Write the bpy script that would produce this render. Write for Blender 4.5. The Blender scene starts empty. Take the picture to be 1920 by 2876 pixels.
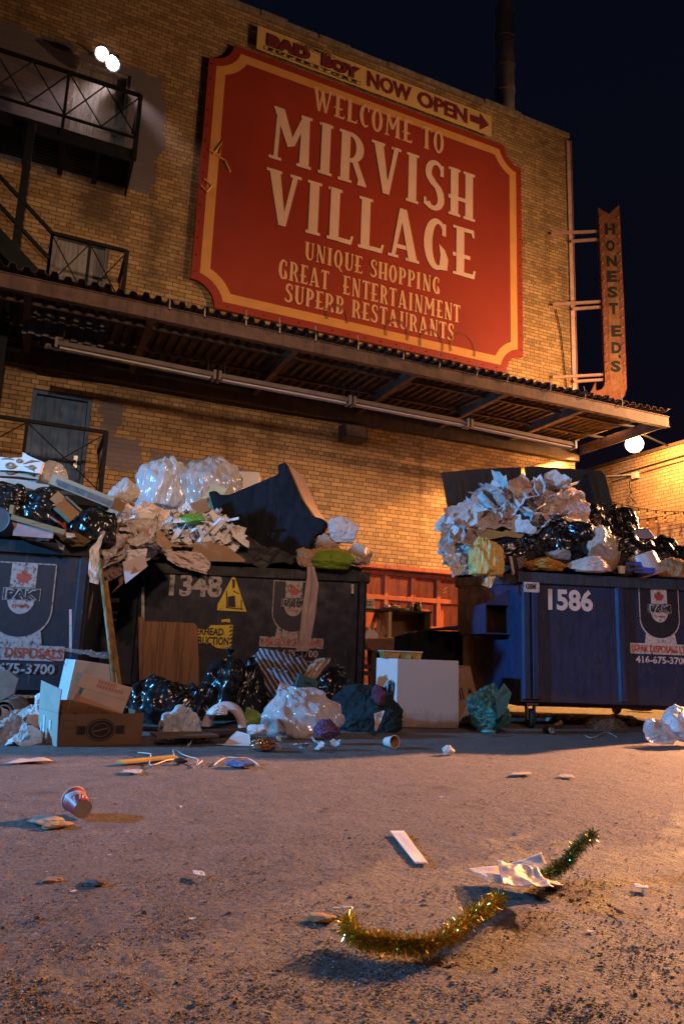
import bpy, bmesh, math, random
from mathutils import Vector, Matrix, noise as NZ
sc = bpy.context.scene
rad = math.radians
# ------------------------------------------------------------------ camera
FPX, PITCH, ROLL, YAW, CH = 2010.6, rad(10.866), rad(2.129), rad(23.382), 0.7
cam = bpy.data.cameras.new('camera'); camo = bpy.data.objects.new('camera', cam)
sc.collection.objects.link(camo); sc.camera = camo
cam.sensor_fit = 'VERTICAL'; cam.sensor_height = 36.0; cam.lens = 36.0*FPX/2876.0
cam.clip_end = 500; cam.clip_start = 0.05
_f0 = Vector((math.sin(YAW), math.cos(YAW), 0)); _r0 = Vector((math.cos(YAW), -math.sin(YAW), 0)); _u0 = Vector((0, 0, 1))
_fw = _f0*math.cos(PITCH)+_u0*math.sin(PITCH); _up = _u0*math.cos(PITCH)-_f0*math.sin(PITCH)
CX = _r0*math.cos(ROLL)+_up*math.sin(ROLL); CU = _up*math.cos(ROLL)-_r0*math.sin(ROLL)
camo.matrix_world = Matrix(((CX.x, CU.x, -_fw.x, 0), (CX.y, CU.y, -_fw.y, 0), (CX.z, CU.z, -_fw.z, CH), (0, 0, 0, 1)))
# ------------------------------------------------------------------ sky
w = bpy.data.worlds.new('World'); sc.world = w; w.use_nodes = True
nt = w.node_tree; bgn = nt.nodes['Background']
sky = nt.nodes.new('ShaderNodeTexSky'); sky.sky_type = 'NISHITA'; sky.sun_disc = False
sky.sun_elevation = rad(-3); sky.sun_rotation = rad(200)
mixn = nt.nodes.new('ShaderNodeMix'); mixn.data_type = 'RGBA'
mixn.inputs['Factor'].default_value = 0.985
nt.links.new(sky.outputs[0], mixn.inputs['A'])
_tc = nt.nodes.new('ShaderNodeTexCoord'); _sx = nt.nodes.new('ShaderNodeSeparateXYZ'); _rp = nt.nodes.new('ShaderNodeValToRGB')
nt.links.new(_tc.outputs['Generated'], _sx.inputs[0]); nt.links.new(_sx.outputs[2], _rp.inputs[0])
_e = _rp.color_ramp.elements; _e[0].position = 0.0; _e[0].color = (.018, .009, .018, 1); _e[1].position = .75; _e[1].color = (.0040, .0072, .0175, 1)
_m = _e.new(.38); _m.color = (.0065, .0064, .0170, 1)
nt.links.new(_rp.outputs[0], mixn.inputs['B'])
nt.links.new(mixn.outputs['Result'], bgn.inputs['Color']); bgn.inputs['Strength'].default_value = 0.36
# ------------------------------------------------------------------ exposure
sc.view_settings.view_transform = 'Standard'; sc.view_settings.look = 'None'
sc.view_settings.exposure = 0.0; sc.view_settings.gamma = 1.0
# ------------------------------------------------------------------ lights of the lamps, assumed unseen lamps, and unseen fill lights added to brighten the scene
def light(name, kind, loc, power, col, size=0.12, aim=None, cone=None, blend=0.5):
    l = bpy.data.lights.new(name, kind); l.energy = power; l.color = col; l.shadow_soft_size = size
    o = bpy.data.objects.new(name, l); o.location = loc; sc.collection.objects.link(o)
    if aim is not None:
        o.rotation_euler = (Vector(aim)-Vector(loc)).to_track_quat('-Z', 'Y').to_euler()
    if cone: l.spot_size = rad(cone); l.spot_blend = blend
    return o
SODIUM = (1.0, 0.42, 0.10)
light('sodium_lamp_light', 'SPOT', (11.06, 10.76, 5.175), 6200, (1.0, 0.45, 0.13), 0.012, (6.6, 11.2, 2.2), 125, 0.5)
light('sodium_lamp_spill', 'POINT', (11.24, 10.58, 5.05), 560, SODIUM, 0.12)
light('near_wall_fill_light', 'SPOT', (11.9, 7.4, 5.6), 2250, (1.0, 0.50, 0.20), 0.15, (8.6, 12.0, 5.3), 120, 1.0)  # unseen added fill, warms the right of the wall and the sign's lower corner
light('far_wall_fill_light', 'SPOT', (17.0, 3.0, 8.2), 4400, (1.0, 0.58, 0.29), 0.2, (6.2, 12.0, 6.6), 84, 1.0)  # made-up far fill, evens the light across the whole wall
light('assumed_ground_light', 'SPOT', (11.9, 6.6, 3.9), 19500, (1.0, 0.43, 0.19), 0.08, (2.4, 4.0, 0.25), 56, 1.0)  # assumed lamp out of view at right, added to light the ground and heaps
light('assumed_blue_light', 'SPOT', (-7.0, 6.45, 3.0), 5900, (0.10, 0.46, 1.0), 0.12, (3.0, 5.6, 0.4), 80, 0.9)  # assumed blue source beyond the left edge, added to tint left-facing sides
light('lower_wall_fill_light', 'SPOT', (0.0, -7.0, 6.0), 4600, (1.0, 0.66, 0.42), 0.3, (1.2, 12.0, 3.9), 34, 1.0)  # added wall wash from behind the camera, lifts the lower left wall
light('front_fill_light', 'SPOT', (-1.5, -7.0, 7.5), 2700, (1.0, 0.58, 0.46), 0.3, (3.4, 7.2, 1.0), 42, 1.0)  # added warm fill from behind the camera, lifts faces turned toward it
light('door_flood_light', 'SPOT', (0.30, 11.55, 10.72), 650, (1.0, 0.80, 0.76), 0.08, (0.35, 11.9, 8.6), 125, 0.7)
# ------------------------------------------------------------------ photo ray helpers: a pixel of the photo -> a point at a real distance
def ray(px, py): return CX*((px-960)/FPX) - CU*((py-1438)/FPX) + _fw
OC = Vector((0, 0, CH))
def onY(px, py, Y): d = ray(px, py); return OC+d*(Y/d.y)
def onX(px, py, X): d = ray(px, py); return OC+d*(X/d.x)
def pt(px, py, q): d = ray(px, py); return OC+d*(q/d.dot(_f0))
def gp(px, py, z=0.0): d = ray(px, py); return OC+d*((z-CH)/d.z)
def gq(px, py): return gp(px, py).dot(_f0)
def frame(o, yaw): return Matrix.Translation(o) @ Matrix.Rotation(yaw, 4, 'Z')
CAMYAW = -YAW
# ------------------------------------------------------------------ mesh builder
class MB:
    def __init__(s): s.v = []; s.f = []
    def add(s, vs, fs, T=None):
        n = len(s.v)
        s.v += [(T @ Vector(p)) if T is not None else Vector(p) for p in vs]
        s.f += [tuple(i+n for i in f) for f in fs]; return s
    def box(s, x0, x1, y0, y1, z0, z1, T=None):
        vs = [(x, y, z) for z in (z0, z1) for y in (y0, y1) for x in (x0, x1)]
        return s.add(vs, [(0, 2, 3, 1), (4, 5, 7, 6), (0, 1, 5, 4), (1, 3, 7, 5), (3, 2, 6, 7), (2, 0, 4, 6)], T)
    def bar(s, a, b, w, h=None, up=(0, 0, 1)):
        h = h or w; a = Vector(a); b = Vector(b); d = (b-a).normalized(); up = Vector(up)
        if abs(d.dot(up)) > .95: up = Vector((0, 1, 0))
        x = d.cross(up).normalized(); z = x.cross(d)
        vs = [p+x*i*w/2+z*j*h/2 for p in (a, b) for i, j in ((-1, -1), (1, -1), (1, 1), (-1, 1))]
        return s.add(vs, [(3, 2, 1, 0), (4, 5, 6, 7), (0, 1, 5, 4), (1, 2, 6, 5), (2, 3, 7, 6), (3, 0, 4, 7)])
    def tube(s, pts, r, n=8, cap=True):
        pts = [Vector(p) for p in pts]; rings = []; m = len(pts)
        rr = r if isinstance(r, (list, tuple)) else [r]*m
        px = None
        for i, p in enumerate(pts):
            d = (pts[min(i+1, m-1)]-pts[max(i-1, 0)]).normalized()
            if px is None:
                px = d.orthogonal().normalized()
            else:
                px = (px-d*px.dot(d)).normalized()
            y = d.cross(px)
            rings.append([p+(px*math.cos(t)+y*math.sin(t))*rr[i] for t in [2*math.pi*k/n for k in range(n)]])
        vs = [q for g in rings for q in g]; fs = []
        for i in range(m-1):
            for k in range(n):
                fs.append((i*n+k, i*n+(k+1) % n, (i+1)*n+(k+1) % n, (i+1)*n+k))
        if cap: fs += [tuple(range(n-1, -1, -1)), tuple(range((m-1)*n, m*n))]
        return s.add(vs, fs)
    def prism(s, poly, y0, y1, T=None):
        n = len(poly); a = sum(poly[i][0]*poly[(i+1) % n][1]-poly[(i+1) % n][0]*poly[i][1] for i in range(n))
        if a < 0: poly = poly[::-1]
        vs = [(x, y0, z) for x, z in poly]+[(x, y1, z) for x, z in poly]
        fs = [tuple(range(n)), tuple(range(2*n-1, n-1, -1))]+[(i, i+n, (i+1) % n+n, (i+1) % n) for i in range(n)]
        return s.add(vs, fs, T)
    def face(s, poly, y, T=None):
        n = len(poly); a = sum(poly[i][0]*poly[(i+1) % n][1]-poly[(i+1) % n][0]*poly[i][1] for i in range(n))
        if a < 0: poly = poly[::-1]
        return s.add([(x, y, z) for x, z in poly], [tuple(range(n))], T)
    def lathe(s, prof, n=24, T=None):
        vs = [(r*math.cos(2*math.pi*k/n), r*math.sin(2*math.pi*k/n), z) for r, z in prof for k in range(n)]
        fs = [(i*n+k, i*n+(k+1) % n, (i+1)*n+(k+1) % n, (i+1)*n+k) for i in range(len(prof)-1) for k in range(n)]
        return s.add(vs, fs, T)
    def disc(s, r, z, n=24, T=None):
        return s.add([(r*math.cos(2*math.pi*k/n), r*math.sin(2*math.pi*k/n), z) for k in range(n)], [tuple(range(n))], T)
    def mesh(s, name):
        m = bpy.data.meshes.new(name); m.from_pydata([tuple(p) for p in s.v], [], s.f); m.update(); return m
def link(name, data): o = bpy.data.objects.new(name, data); sc.collection.objects.link(o); return o
def tag(o, label=None, cat=None, group=None, kind=None):
    if label: o['label'] = label
    if cat: o['category'] = cat
    if group: o['group'] = group
    if kind: o['kind'] = kind
    return o
def obj(name, mb, m, parent=None, T=None, smooth=False, bevel=0, label=None, cat=None, group=None, kind=None):
    me = mb.mesh(name) if isinstance(mb, MB) else mb
    if m is not None: me.materials.clear(); me.materials.append(m)
    if smooth:
        for p in me.polygons: p.use_smooth = True
    o = link(name, me)
    if T is not None: o.matrix_world = T
    if parent is not None: o.parent = parent
    if bevel:
        b = o.modifiers.new('bevel', 'BEVEL'); b.width = bevel; b.segments = 2; b.limit_method = 'ANGLE'
    return tag(o, label, cat, group, kind)
def thing(name, label, cat, T=None, group=None):
    o = link(name, None); o.empty_display_size = .1
    if T is not None: o.matrix_world = T
    return tag(o, label, cat, group)
class Fr:
    """a vertical working frame standing at a real point; px() finds where a photo pixel's ray meets its plane y = depth"""
    def __init__(s, o, yaw=CAMYAW): s.T = frame(Vector(o), yaw); s.I = s.T.inverted(); s.o = s.I @ OC; s.R = s.I.to_3x3()
    def px(s, x, y, dep=0.0):
        d = s.R @ ray(x, y); t = (dep-s.o.y)/d.y; p = s.o+d*t; return Vector((p.x, dep, p.z))
    def poly(s, pts, dep=0.0): return [(p.x, p.z) for p in (s.px(a, b, dep) for a, b in pts)]
def at(px, py, q, yaw=CAMYAW): return Fr(pt(px, py, q), yaw)
def atg(px, py, yaw=CAMYAW): return Fr(gp(px, py), yaw)
# ------------------------------------------------------------------ materials
MATS = {}
class N:
    def __init__(s, name):
        s.m = bpy.data.materials.new(name); s.m.use_nodes = True; s.t = s.m.node_tree; s.n = s.t.nodes; s.l = s.t.links
        s.b = s.n['Principled BSDF']; s.out = s.n['Material Output']
        s.co = s.n.new('ShaderNodeTexCoord')
    def new(s, k, **kw):
        x = s.n.new(k)
        for a, b in kw.items():
            if hasattr(x, a): setattr(x, a, b)
        return x
    def noise(s, scale, detail=4, rough=.55, vec=None, dist=0, kind='FBM', out=0):
        x = s.n.new('ShaderNodeTexNoise'); x.noise_type = kind; x.inputs['Scale'].default_value = scale
        x.inputs['Detail'].default_value = detail; x.inputs['Roughness'].default_value = rough; x.inputs['Distortion'].default_value = dist
        s.l.new(vec or s.co.outputs['Object'], x.inputs['Vector']); return x.outputs[out]
    def ramp(s, fac, stops):
        r = s.n.new('ShaderNodeValToRGB'); e = r.color_ramp.elements
        while len(e) > 1: e.remove(e[-1])
        e[0].position, c = stops[0]; e[0].color = (*c, 1) if len(c) == 3 else c
        for p, c in stops[1:]:
            q = e.new(p); q.color = (*c, 1) if len(c) == 3 else c
        s.l.new(fac, r.inputs[0]); return r.outputs[0]
    def mix(s, fac, a, b, mode='MIX'):
        x = s.n.new('ShaderNodeMix'); x.data_type = 'RGBA'; x.blend_type = mode
        for i, v in (('Factor', fac), ('A', a), ('B', b)):
            if isinstance(v, (int, float)): x.inputs[i].default_value = v
            elif isinstance(v, tuple): x.inputs[i].default_value = (*v, 1) if len(v) == 3 else v
            else: s.l.new(v, x.inputs[i])
        return x.outputs['Result']
    def math(s, op, a, b=0.0, c=0.0, clamp=False):
        x = s.n.new('ShaderNodeMath'); x.operation = op; x.use_clamp = clamp
        for i, v in enumerate((a, b, c)):
            if isinstance(v, (int, float)): x.inputs[i].default_value = v
            else: s.l.new(v, x.inputs[i])
        return x.outputs[0]
    def mapping(s, scale=(1, 1, 1), rot=(0, 0, 0), vec=None):
        x = s.n.new('ShaderNodeMapping'); x.inputs['Scale'].default_value = scale; x.inputs['Rotation'].default_value = rot
        s.l.new(vec or s.co.outputs['Object'], x.inputs['Vector']); return x.outputs[0]
    def xyz(s, vec=None):
        x = s.n.new('ShaderNodeSeparateXYZ'); s.l.new(vec or s.co.outputs['Object'], x.inputs[0]); return x.outputs
    def bump(s, h, strength=.3, dist=.01, prev=None):
        x = s.n.new('ShaderNodeBump'); x.inputs['Strength'].default_value = strength; x.inputs['Distance'].default_value = dist
        s.l.new(h, x.inputs['Height'])
        if prev is not None: s.l.new(prev, x.inputs['Normal'])
        return x.outputs[0]
    def set(s, **kw):
        names = dict(color='Base Color', rough='Roughness', metal='Metallic', normal='Normal', alpha='Alpha', spec='Specular IOR Level',
                     trans='Transmission Weight', coat='Coat Weight', sheen='Sheen Weight', emit='Emission Color', estr='Emission Strength')
        for k, v in kw.items():
            i = s.b.inputs[names[k]]
            if isinstance(v, (int, float)): i.default_value = v
            elif isinstance(v, tuple): i.default_value = (*v, 1) if len(v) == 3 else v
            else: s.l.new(v, i)
        return s.m
def plain(name, col, rough=.6, var=.25, scale=9, bump=.25, bscale=60, bdist=.004, metal=0, spec=.4, **kw):
    if name in MATS: return MATS[name]
    n = N(name); f = n.noise(scale, 5)
    lo = tuple(c*(1-var) for c in col); hi = tuple(min(1, c*(1+var)) for c in col)
    n.set(color=n.ramp(f, [(.3, lo), (.7, hi)]), rough=rough, metal=metal, spec=spec)
    if bump: n.set(normal=n.bump(n.noise(bscale, 4), bump, bdist))
    if kw: n.set(**kw)
    MATS[name] = n.m; return n.m
def wrinkly(name, col, rough=.3, var=.2, scale=6, bump=.5, bdist=.02, spec=.5, metal=0, alpha=1, sheen=0, trans=0, stretch=(1, 1, 1)):
    if name in MATS: return MATS[name]
    n = N(name); v = n.mapping(stretch)
    r1 = n.noise(scale, 5, .6, v, .6, 'RIDGED_MULTIFRACTAL'); r2 = n.noise(scale*3.1, 4, .6, v, .4, 'RIDGED_MULTIFRACTAL')
    f = n.noise(scale*.5, 4)
    n.set(color=n.ramp(f, [(.3, tuple(c*(1-var) for c in col)), (.7, tuple(min(1, c*(1+var)) for c in col))]), rough=rough, spec=spec, metal=metal, sheen=sheen, trans=trans)
    n.set(normal=n.bump(r2, bump*.5, bdist*.35, n.bump(r1, bump, bdist)))
    if alpha < 1:
        n.set(alpha=n.ramp(r1, [(.1, (alpha,)*3), (.75, (min(1, alpha+.35),)*3)]))
    MATS[name] = n.m; return n.m
def rectmask(n, X, Z, x0, x1, z0, z1, e=.05):
    """1 inside a rectangle of the wall (edges roughened by the noise already in X and Z)"""
    a = n.math('MULTIPLY', n.math('SUBTRACT', X, x0), 1/e, clamp=True); b = n.math('MULTIPLY', n.math('SUBTRACT', x1, X), 1/e, clamp=True)
    c = n.math('MULTIPLY', n.math('SUBTRACT', Z, z0), 1/e, clamp=True); d = n.math('MULTIPLY', n.math('SUBTRACT', z1, Z), 1/e, clamp=True)
    return n.math('MINIMUM', n.math('MINIMUM', a, b), n.math('MINIMUM', c, d))
def brick_mat(name, c1, c2, mortar, axis='XZ', patches=(), stains=()):
    n = N(name); x, y, z = n.xyz(); cmb = n.new('ShaderNodeCombineXYZ')
    n.l.new(x if axis == 'XZ' else y, cmb.inputs[0]); n.l.new(z, cmb.inputs[1]); uv = cmb.outputs[0]
    b = n.new('ShaderNodeTexBrick'); b.offset = .5; b.squash = .5; b.squash_frequency = 6; b.inputs['Scale'].default_value = 1.0
    b.inputs['Brick Width'].default_value = .236; b.inputs['Row Height'].default_value = .0785; b.inputs['Mortar Size'].default_value = .0068
    b.inputs['Mortar Smooth'].default_value = .25; b.inputs['Bias'].default_value = -.1
    b.inputs['Color1'].default_value = (*c1, 1); b.inputs['Color2'].default_value = (*c2, 1); b.inputs['Mortar'].default_value = (*mortar, 1)
    jit = n.new('ShaderNodeVectorMath'); jit.operation = 'MULTIPLY_ADD'
    n.l.new(n.noise(2.2, 2, .5, uv, 0, 'FBM', 1), jit.inputs[0]); jit.inputs[1].default_value = (.012, .012, 0); n.l.new(uv, jit.inputs[2])
    n.l.new(jit.outputs[0], b.inputs['Vector'])
    col = b.outputs['Color']
    col = n.mix(n.ramp(n.noise(.55, 6, .65, uv), [(.42, (0, 0, 0)), (.72, (.55, .55, .55))]), col, n.mix(1.0, col, (.45, .38, .36), 'MULTIPLY'))
    st = n.noise(1.0, 5, .6, n.mapping((1.8, .16, 1), vec=uv))
    col = n.mix(n.ramp(st, [(.56, (0, 0, 0)), (.70, (.6, .6, .6))]), col, n.mix(1.0, col, (.30, .26, .25), 'MULTIPLY'))
    col = n.mix(.35, col, n.ramp(n.noise(38, 4, .6, uv), [(.3, (.55, .55, .55)), (.7, (1.25, 1.25, 1.25))]), 'MULTIPLY')
    nx = n.math('ADD', x, n.math('MULTIPLY', n.math('SUBTRACT', n.noise(3.2, 6, .7, uv), .5), .55))
    nz = n.math('ADD', z, n.math('MULTIPLY', n.math('SUBTRACT', n.noise(3.6, 6, .7, n.mapping((1, 1, 1), (0, 0, 1), uv)), .5), .5))
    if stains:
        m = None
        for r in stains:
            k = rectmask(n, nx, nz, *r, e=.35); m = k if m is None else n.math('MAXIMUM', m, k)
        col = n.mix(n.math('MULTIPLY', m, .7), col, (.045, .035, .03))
    if patches:
        m = None
        for r in patches:
            k = rectmask(n, nx, nz, *r, e=.03); m = k if m is None else n.math('MAXIMUM', m, k)
        col = n.mix(n.math('MULTIPLY', m, .93), col, n.mix(n.noise(30, 3, .5, uv), (.115, .10, .125), (.15, .13, .155)))
    n.set(color=col, rough=.82, spec=.3)
    h = n.math('ADD', n.math('MULTIPLY', b.outputs['Fac'], -1.0), n.math('MULTIPLY', n.noise(45, 4, .6, uv), .35))
    n.set(normal=n.bump(h, .75, .012)); return n.m
def asphalt_mat():
    n = N('asphalt'); g = n.co.outputs['Object']
    big = n.noise(.5, 5, .6); mid = n.noise(7, 7, .75); fine = n.noise(75, 4, .7); grit = n.noise(190, 3, .7)
    col = n.ramp(fine, [(.30, (.10, .088, .082)), (.5, (.19, .168, .158)), (.68, (.29, .26, .245))])
    col = n.mix(n.ramp(mid, [(.36, (.75, .75, .75)), (.62, (0, 0, 0))]), col, n.mix(1.0, col, (.55, .52, .52), 'MULTIPLY'))
    col = n.mix(n.ramp(big, [(.35, (0, 0, 0)), (.7, (.5, .5, .5))]), col, n.mix(1.0, col, (1.35, 1.28, 1.22), 'MULTIPLY'))
    vo = n.new('ShaderNodeTexVoronoi'); vo.inputs['Scale'].default_value = 90; n.l.new(g, vo.inputs['Vector'])
    col = n.mix(n.ramp(vo.outputs['Distance'], [(.08, (.7, .7, .7)), (.2, (0, 0, 0))]), col, (.30, .27, .25))
    stain = n.ramp(n.noise(1.3, 5, .6, n.mapping((1, 1.6, 1))), [(.60, (0, 0, 0)), (.70, (.7, .7, .7))])
    col = n.mix(stain, col, n.mix(1.0, col, (.42, .40, .38), 'MULTIPLY'))
    n.set(color=col, rough=n.ramp(mid, [(.3, (.62,)*3), (.7, (.92,)*3)]), spec=.35)
    h1 = n.noise(9, 5, .7); h2 = n.noise(48, 5, .75)
    n.set(normal=n.bump(grit, .7, .006, n.bump(h2, .95, .020, n.bump(h1, .6, .05)))); return n.m
def paint_mat(name, col, dark, rust=(.12, .045, .018), rough=.45):
    n = N(name); x, y, z = n.xyz()
    base = n.mix(n.noise(2.4, 6, .65), col, dark)
    drip = n.noise(4.0, 6, .7, n.mapping((5, 5, .45)))
    base = n.mix(n.ramp(drip, [(.47, (0, 0, 0)), (.62, (.85, .85, .85))]), base, tuple(c*.40+.010 for c in dark))
    scr = n.noise(16, 5, .75, n.mapping((1.5, 1, .35)), 1.2)
    base = n.mix(n.ramp(scr, [(.585, (0, 0, 0)), (.66, (.85, .85, .85))]), base, rust)
    pale = n.noise(30, 5, .75, n.mapping((1.3, 1, .16)), .8)
    base = n.mix(n.ramp(pale, [(.61, (0, 0, 0)), (.68, (.55, .55, .55))]), base, tuple(min(1, c*1.4+.085) for c in col))
    edge = n.ramp(n.math('ADD', n.math('MULTIPLY', z, .62), n.math('MULTIPLY', n.noise(5, 5, .7), .35)), [(.24, (.8, .8, .8)), (.42, (0, 0, 0))])
    base = n.mix(edge, base, tuple(c*.5+.02 for c in rust))
    n.set(color=base, rough=n.ramp(n.noise(7, 5), [(.3, (rough,)*3), (.7, (min(1, rough+.3),)*3)]), spec=.45)
    n.set(normal=n.bump(scr, .3, .004, n.bump(n.noise(1.6, 3), .5, .03))); return n.m
def rust_mat(name, c1, c2, scale=3, rough=.75, metal=0.2):
    n = N(name); f = n.noise(scale, 7, .7, dist=.6)
    g = n.noise(scale*.8, 6, .7, n.mapping((4, 4, .5)))
    col = n.mix(n.ramp(f, [(.38, (0, 0, 0)), (.62, (1, 1, 1))]), c1, c2)
    col = n.mix(n.ramp(g, [(.5, (0, 0, 0)), (.68, (.7, .7, .7))]), col, tuple(c*.4 for c in c1))
    n.set(color=col, rough=rough, metal=metal, normal=n.bump(n.noise(50, 5, .7), .5, .006)); return n.m
def wood_mat(name, c1, c2, axis='z', scale=1.0, rough=.5):
    n = N(name); s = {'z': (22, 22, .8), 'x': (.8, 22, 22), 'y': (22, .8, 22)}[axis]
    v = n.mapping(tuple(k*scale for k in s)); f = n.noise(1.6, 6, .7, v, .5)
    n.set(color=n.ramp(f, [(.3, c1), (.5, c2), (.56, tuple(c*.7 for c in c1)), (.75, c2)]), rough=rough, spec=.4, normal=n.bump(f, .2, .003)); return n.m
def glow(name, col, s):
    n = N(name); n.set(color=col, emit=col, estr=s); return n.m
BLACKBAG = wrinkly('black_bag_plastic', (.012, .013, .015), .22, .3, 7, .9, .03, .7, stretch=(1, 1, .35))
CLEAR = wrinkly('clear_plastic', (.55, .56, .58), .2, .15, 6, .8, .025, .7, alpha=.5, stretch=(1, 1, .4))
WHITEBAG = wrinkly('white_bag_plastic', (.62, .62, .63), .33, .12, 7, .7, .02, .5)
PAPER = wrinkly('white_paper', (.60, .57, .56), .8, .12, 8, .35, .012, .2)
KRAFT = wrinkly('brown_paper', (.33, .22, .15), .8, .2, 8, .35, .012, .2)
NEWS = wrinkly('newsprint', (.42, .37, .34), .85, .3, 14, .35, .012, .2)
PINKP = wrinkly('pinkish_paper', (.50, .40, .36), .8, .15, 8, .35, .012, .2)
CARD = plain('cardboard', (.30, .19, .105), .85, .16, 3.5, .25, 22, .004)
CARDG = plain('grey_cardboard', (.36, .31, .25), .85, .14, 3.5, .25, 22, .004)
CARDD = plain('dark_cardboard', (.16, .095, .05), .85, .2, 3.5, .25, 22, .004)
WHITE = plain('white_board', (.62, .56, .52), .55, .07, 5, .08, 90)
INK = plain('black_ink', (.02, .02, .022), .7, .2, 9, 0)
REDINK = plain('red_ink', (.35, .05, .03), .7, .2, 9, 0)
DECALW = N('worn_white_decal'); _f = DECALW.noise(24, 6, .75); DECALW.set(color=DECALW.ramp(_f, [(.36, (.035, .037, .045)), (.45, (.50, .46, .44)), (.75, (.62, .57, .54))]), rough=.6); DECALW = DECALW.m
DECALDIM = N('dull_white_decal'); _f = DECALDIM.noise(24, 6, .75); DECALDIM.set(color=DECALDIM.ramp(_f, [(.38, (.02, .02, .026)), (.48, (.34, .30, .28)), (.75, (.42, .37, .35))]), rough=.7); DECALDIM = DECALDIM.m
DECALR = N('worn_red_decal'); _f = DECALR.noise(24, 6, .75); DECALR.set(color=DECALR.ramp(_f, [(.34, (.05, .03, .03)), (.45, (.36, .055, .035)), (.75, (.42, .07, .04))]), rough=.6); DECALR = DECALR.m
DECALD = plain('dark_decal', (.018, .018, .026), .6, .3, 20, 0)
DECALY = N('worn_yellow_decal'); _f = DECALY.noise(20, 6, .75); DECALY.set(color=DECALY.ramp(_f, [(.35, (.03, .03, .03)), (.43, (.55, .40, .02)), (.75, (.66, .50, .03))]), rough=.6); DECALY = DECALY.m
STEELB = plain('black_painted_steel', (.010, .011, .014), .75, .4, 12, .3, 40, spec=.2)
# ------------------------------------------------------------------ ground
D = 12.0
def ground_mesh():
    xs = [-2.2+.0105*i for i in range(760)]; ys = [1.05]
    while ys[-1] < 6.2: ys.append(ys[-1]*1.0056)
    nx, ny = len(xs), len(ys); vs = []; tz = NZ.noise; V = Vector
    for j, y in enumerate(ys):
        ey = min(1, (y-1.05)/.05, (ys[-1]-y)/.6); fine = min(1.0, 2.2/y+.25)
        for i, x in enumerate(xs):
            e = min(ey, (x-xs[0])/.1, (xs[-1]-x)/.1)
            a = tz(V((x*2.1, y*2.1, 0))); b_ = tz(V((x*24, y*24, 3))); c_ = tz(V((x*62, y*62, 7))); d_ = tz(V((x*9, y*9, 11)))
            patch = .45+.75*max(0, min(1, .5+1.1*tz(V((x*1.3, y*1.9, 21)))))
            h = .004*a+patch*(.0032*d_+.0030*b_+.0024*c_*fine+.006*max(0, b_*c_*2.2-.18))-.002
            vs.append((x, y, h*e))
    fs = [(j*nx+i, j*nx+i+1, (j+1)*nx+i+1, (j+1)*nx+i) for j in range(ny-1) for i in range(nx-1)]
    n = len(vs); x0, x1, y0, y1 = xs[0], xs[-1], ys[0], ys[-1]
    vs += [(-60, -60, 0), (60, -60, 0), (60, 60, 0), (-60, 60, 0), (x0, y0, 0), (x1, y0, 0), (x1, y1, 0), (x0, y1, 0)]
    fs += [(n, n+1, n+5, n+4), (n+1, n+2, n+6, n+5), (n+2, n+3, n+7, n+6), (n+3, n, n+4, n+7)]
    me = bpy.data.meshes.new('ground'); me.from_pydata(vs, [], fs); me.update(); return me
obj('ground', ground_mesh(), asphalt_mat(), smooth=True, kind='structure')
# ------------------------------------------------------------------ brick building
BX = 10.73; TOP = 13.03
BRICK = brick_mat('buff_brick', (.44, .285, .14), (.24, .145, .07), (.080, .058, .044), 'XZ',
    patches=[(-1.6, -.2, 8.5, 11.0), (-.2, 1.28, 8.55, 10.95), (1.2, 1.40, 9.3, 10.5), (.80, 1.12, 3.5, 4.65), (1.0, 1.5, 3.45, 4.05), (1.65, 3.25, 2.9, 3.85)],
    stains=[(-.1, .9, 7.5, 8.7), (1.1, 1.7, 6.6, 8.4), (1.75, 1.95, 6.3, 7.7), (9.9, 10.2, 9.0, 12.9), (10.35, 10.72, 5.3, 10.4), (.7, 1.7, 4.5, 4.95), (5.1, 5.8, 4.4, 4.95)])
holes = [(-.20, .71, 8.68, 10.78), (-.24, .66, 5.30, 7.40), (-.26, .64, 2.54, 4.62), (5.62, 8.02, 0, 2.22)]
bld = thing('brick_building', 'tall buff brick warehouse wall with three stacked steel doors and a red garage door', 'building', frame(Vector((0, 0, 0)), 0))
xs = sorted({-14.0, BX} | {h[0] for h in holes} | {h[1] for h in holes}); zs = sorted({0.0, TOP} | {h[2] for h in holes} | {h[3] for h in holes})
wl = MB()
for i in range(len(xs)-1):
    for j in range(len(zs)-1):
        cx, cz = (xs[i]+xs[i+1])/2, (zs[j]+zs[j+1])/2
        if any(h[0] < cx < h[1] and h[2] < cz < h[3] for h in holes): continue
        wl.add([(xs[i], D, zs[j]), (xs[i+1], D, zs[j]), (xs[i+1], D, zs[j+1]), (xs[i], D, zs[j+1])], [(0, 1, 2, 3)])
for x0, x1, z0, z1 in holes:
    d = .22
    wl.add([(x0, D, z0), (x0, D+d, z0), (x0, D+d, z1), (x0, D, z1)], [(0, 1, 2, 3)])
    wl.add([(x1, D, z0), (x1, D+d, z0), (x1, D+d, z1), (x1, D, z1)], [(3, 2, 1, 0)])
    wl.add([(x0, D, z1), (x1, D, z1), (x1, D+d, z1), (x0, D+d, z1)], [(3, 2, 1, 0)])
    if z0 > 0: wl.add([(x0, D, z0), (x1, D, z0), (x1, D+d, z0), (x0, D+d, z0)], [(0, 1, 2, 3)])
    wl.add([(x0-.1, D+d+.06, z0-.1), (x1+.1, D+d+.06, z0-.1), (x1+.1, D+d+.06, z1+.1), (x0-.1, D+d+.06, z1+.1)], [(0, 1, 2, 3)])
wl.add([(BX, D, 0), (BX, D+9, 0), (BX, D+9, TOP), (BX, D, TOP)], [(0, 1, 2, 3)])
wl.add([(-14, D, 0), (-14, D+9, 0), (-14, D+9, TOP), (-14, D, TOP)], [(3, 2, 1, 0)])
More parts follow.
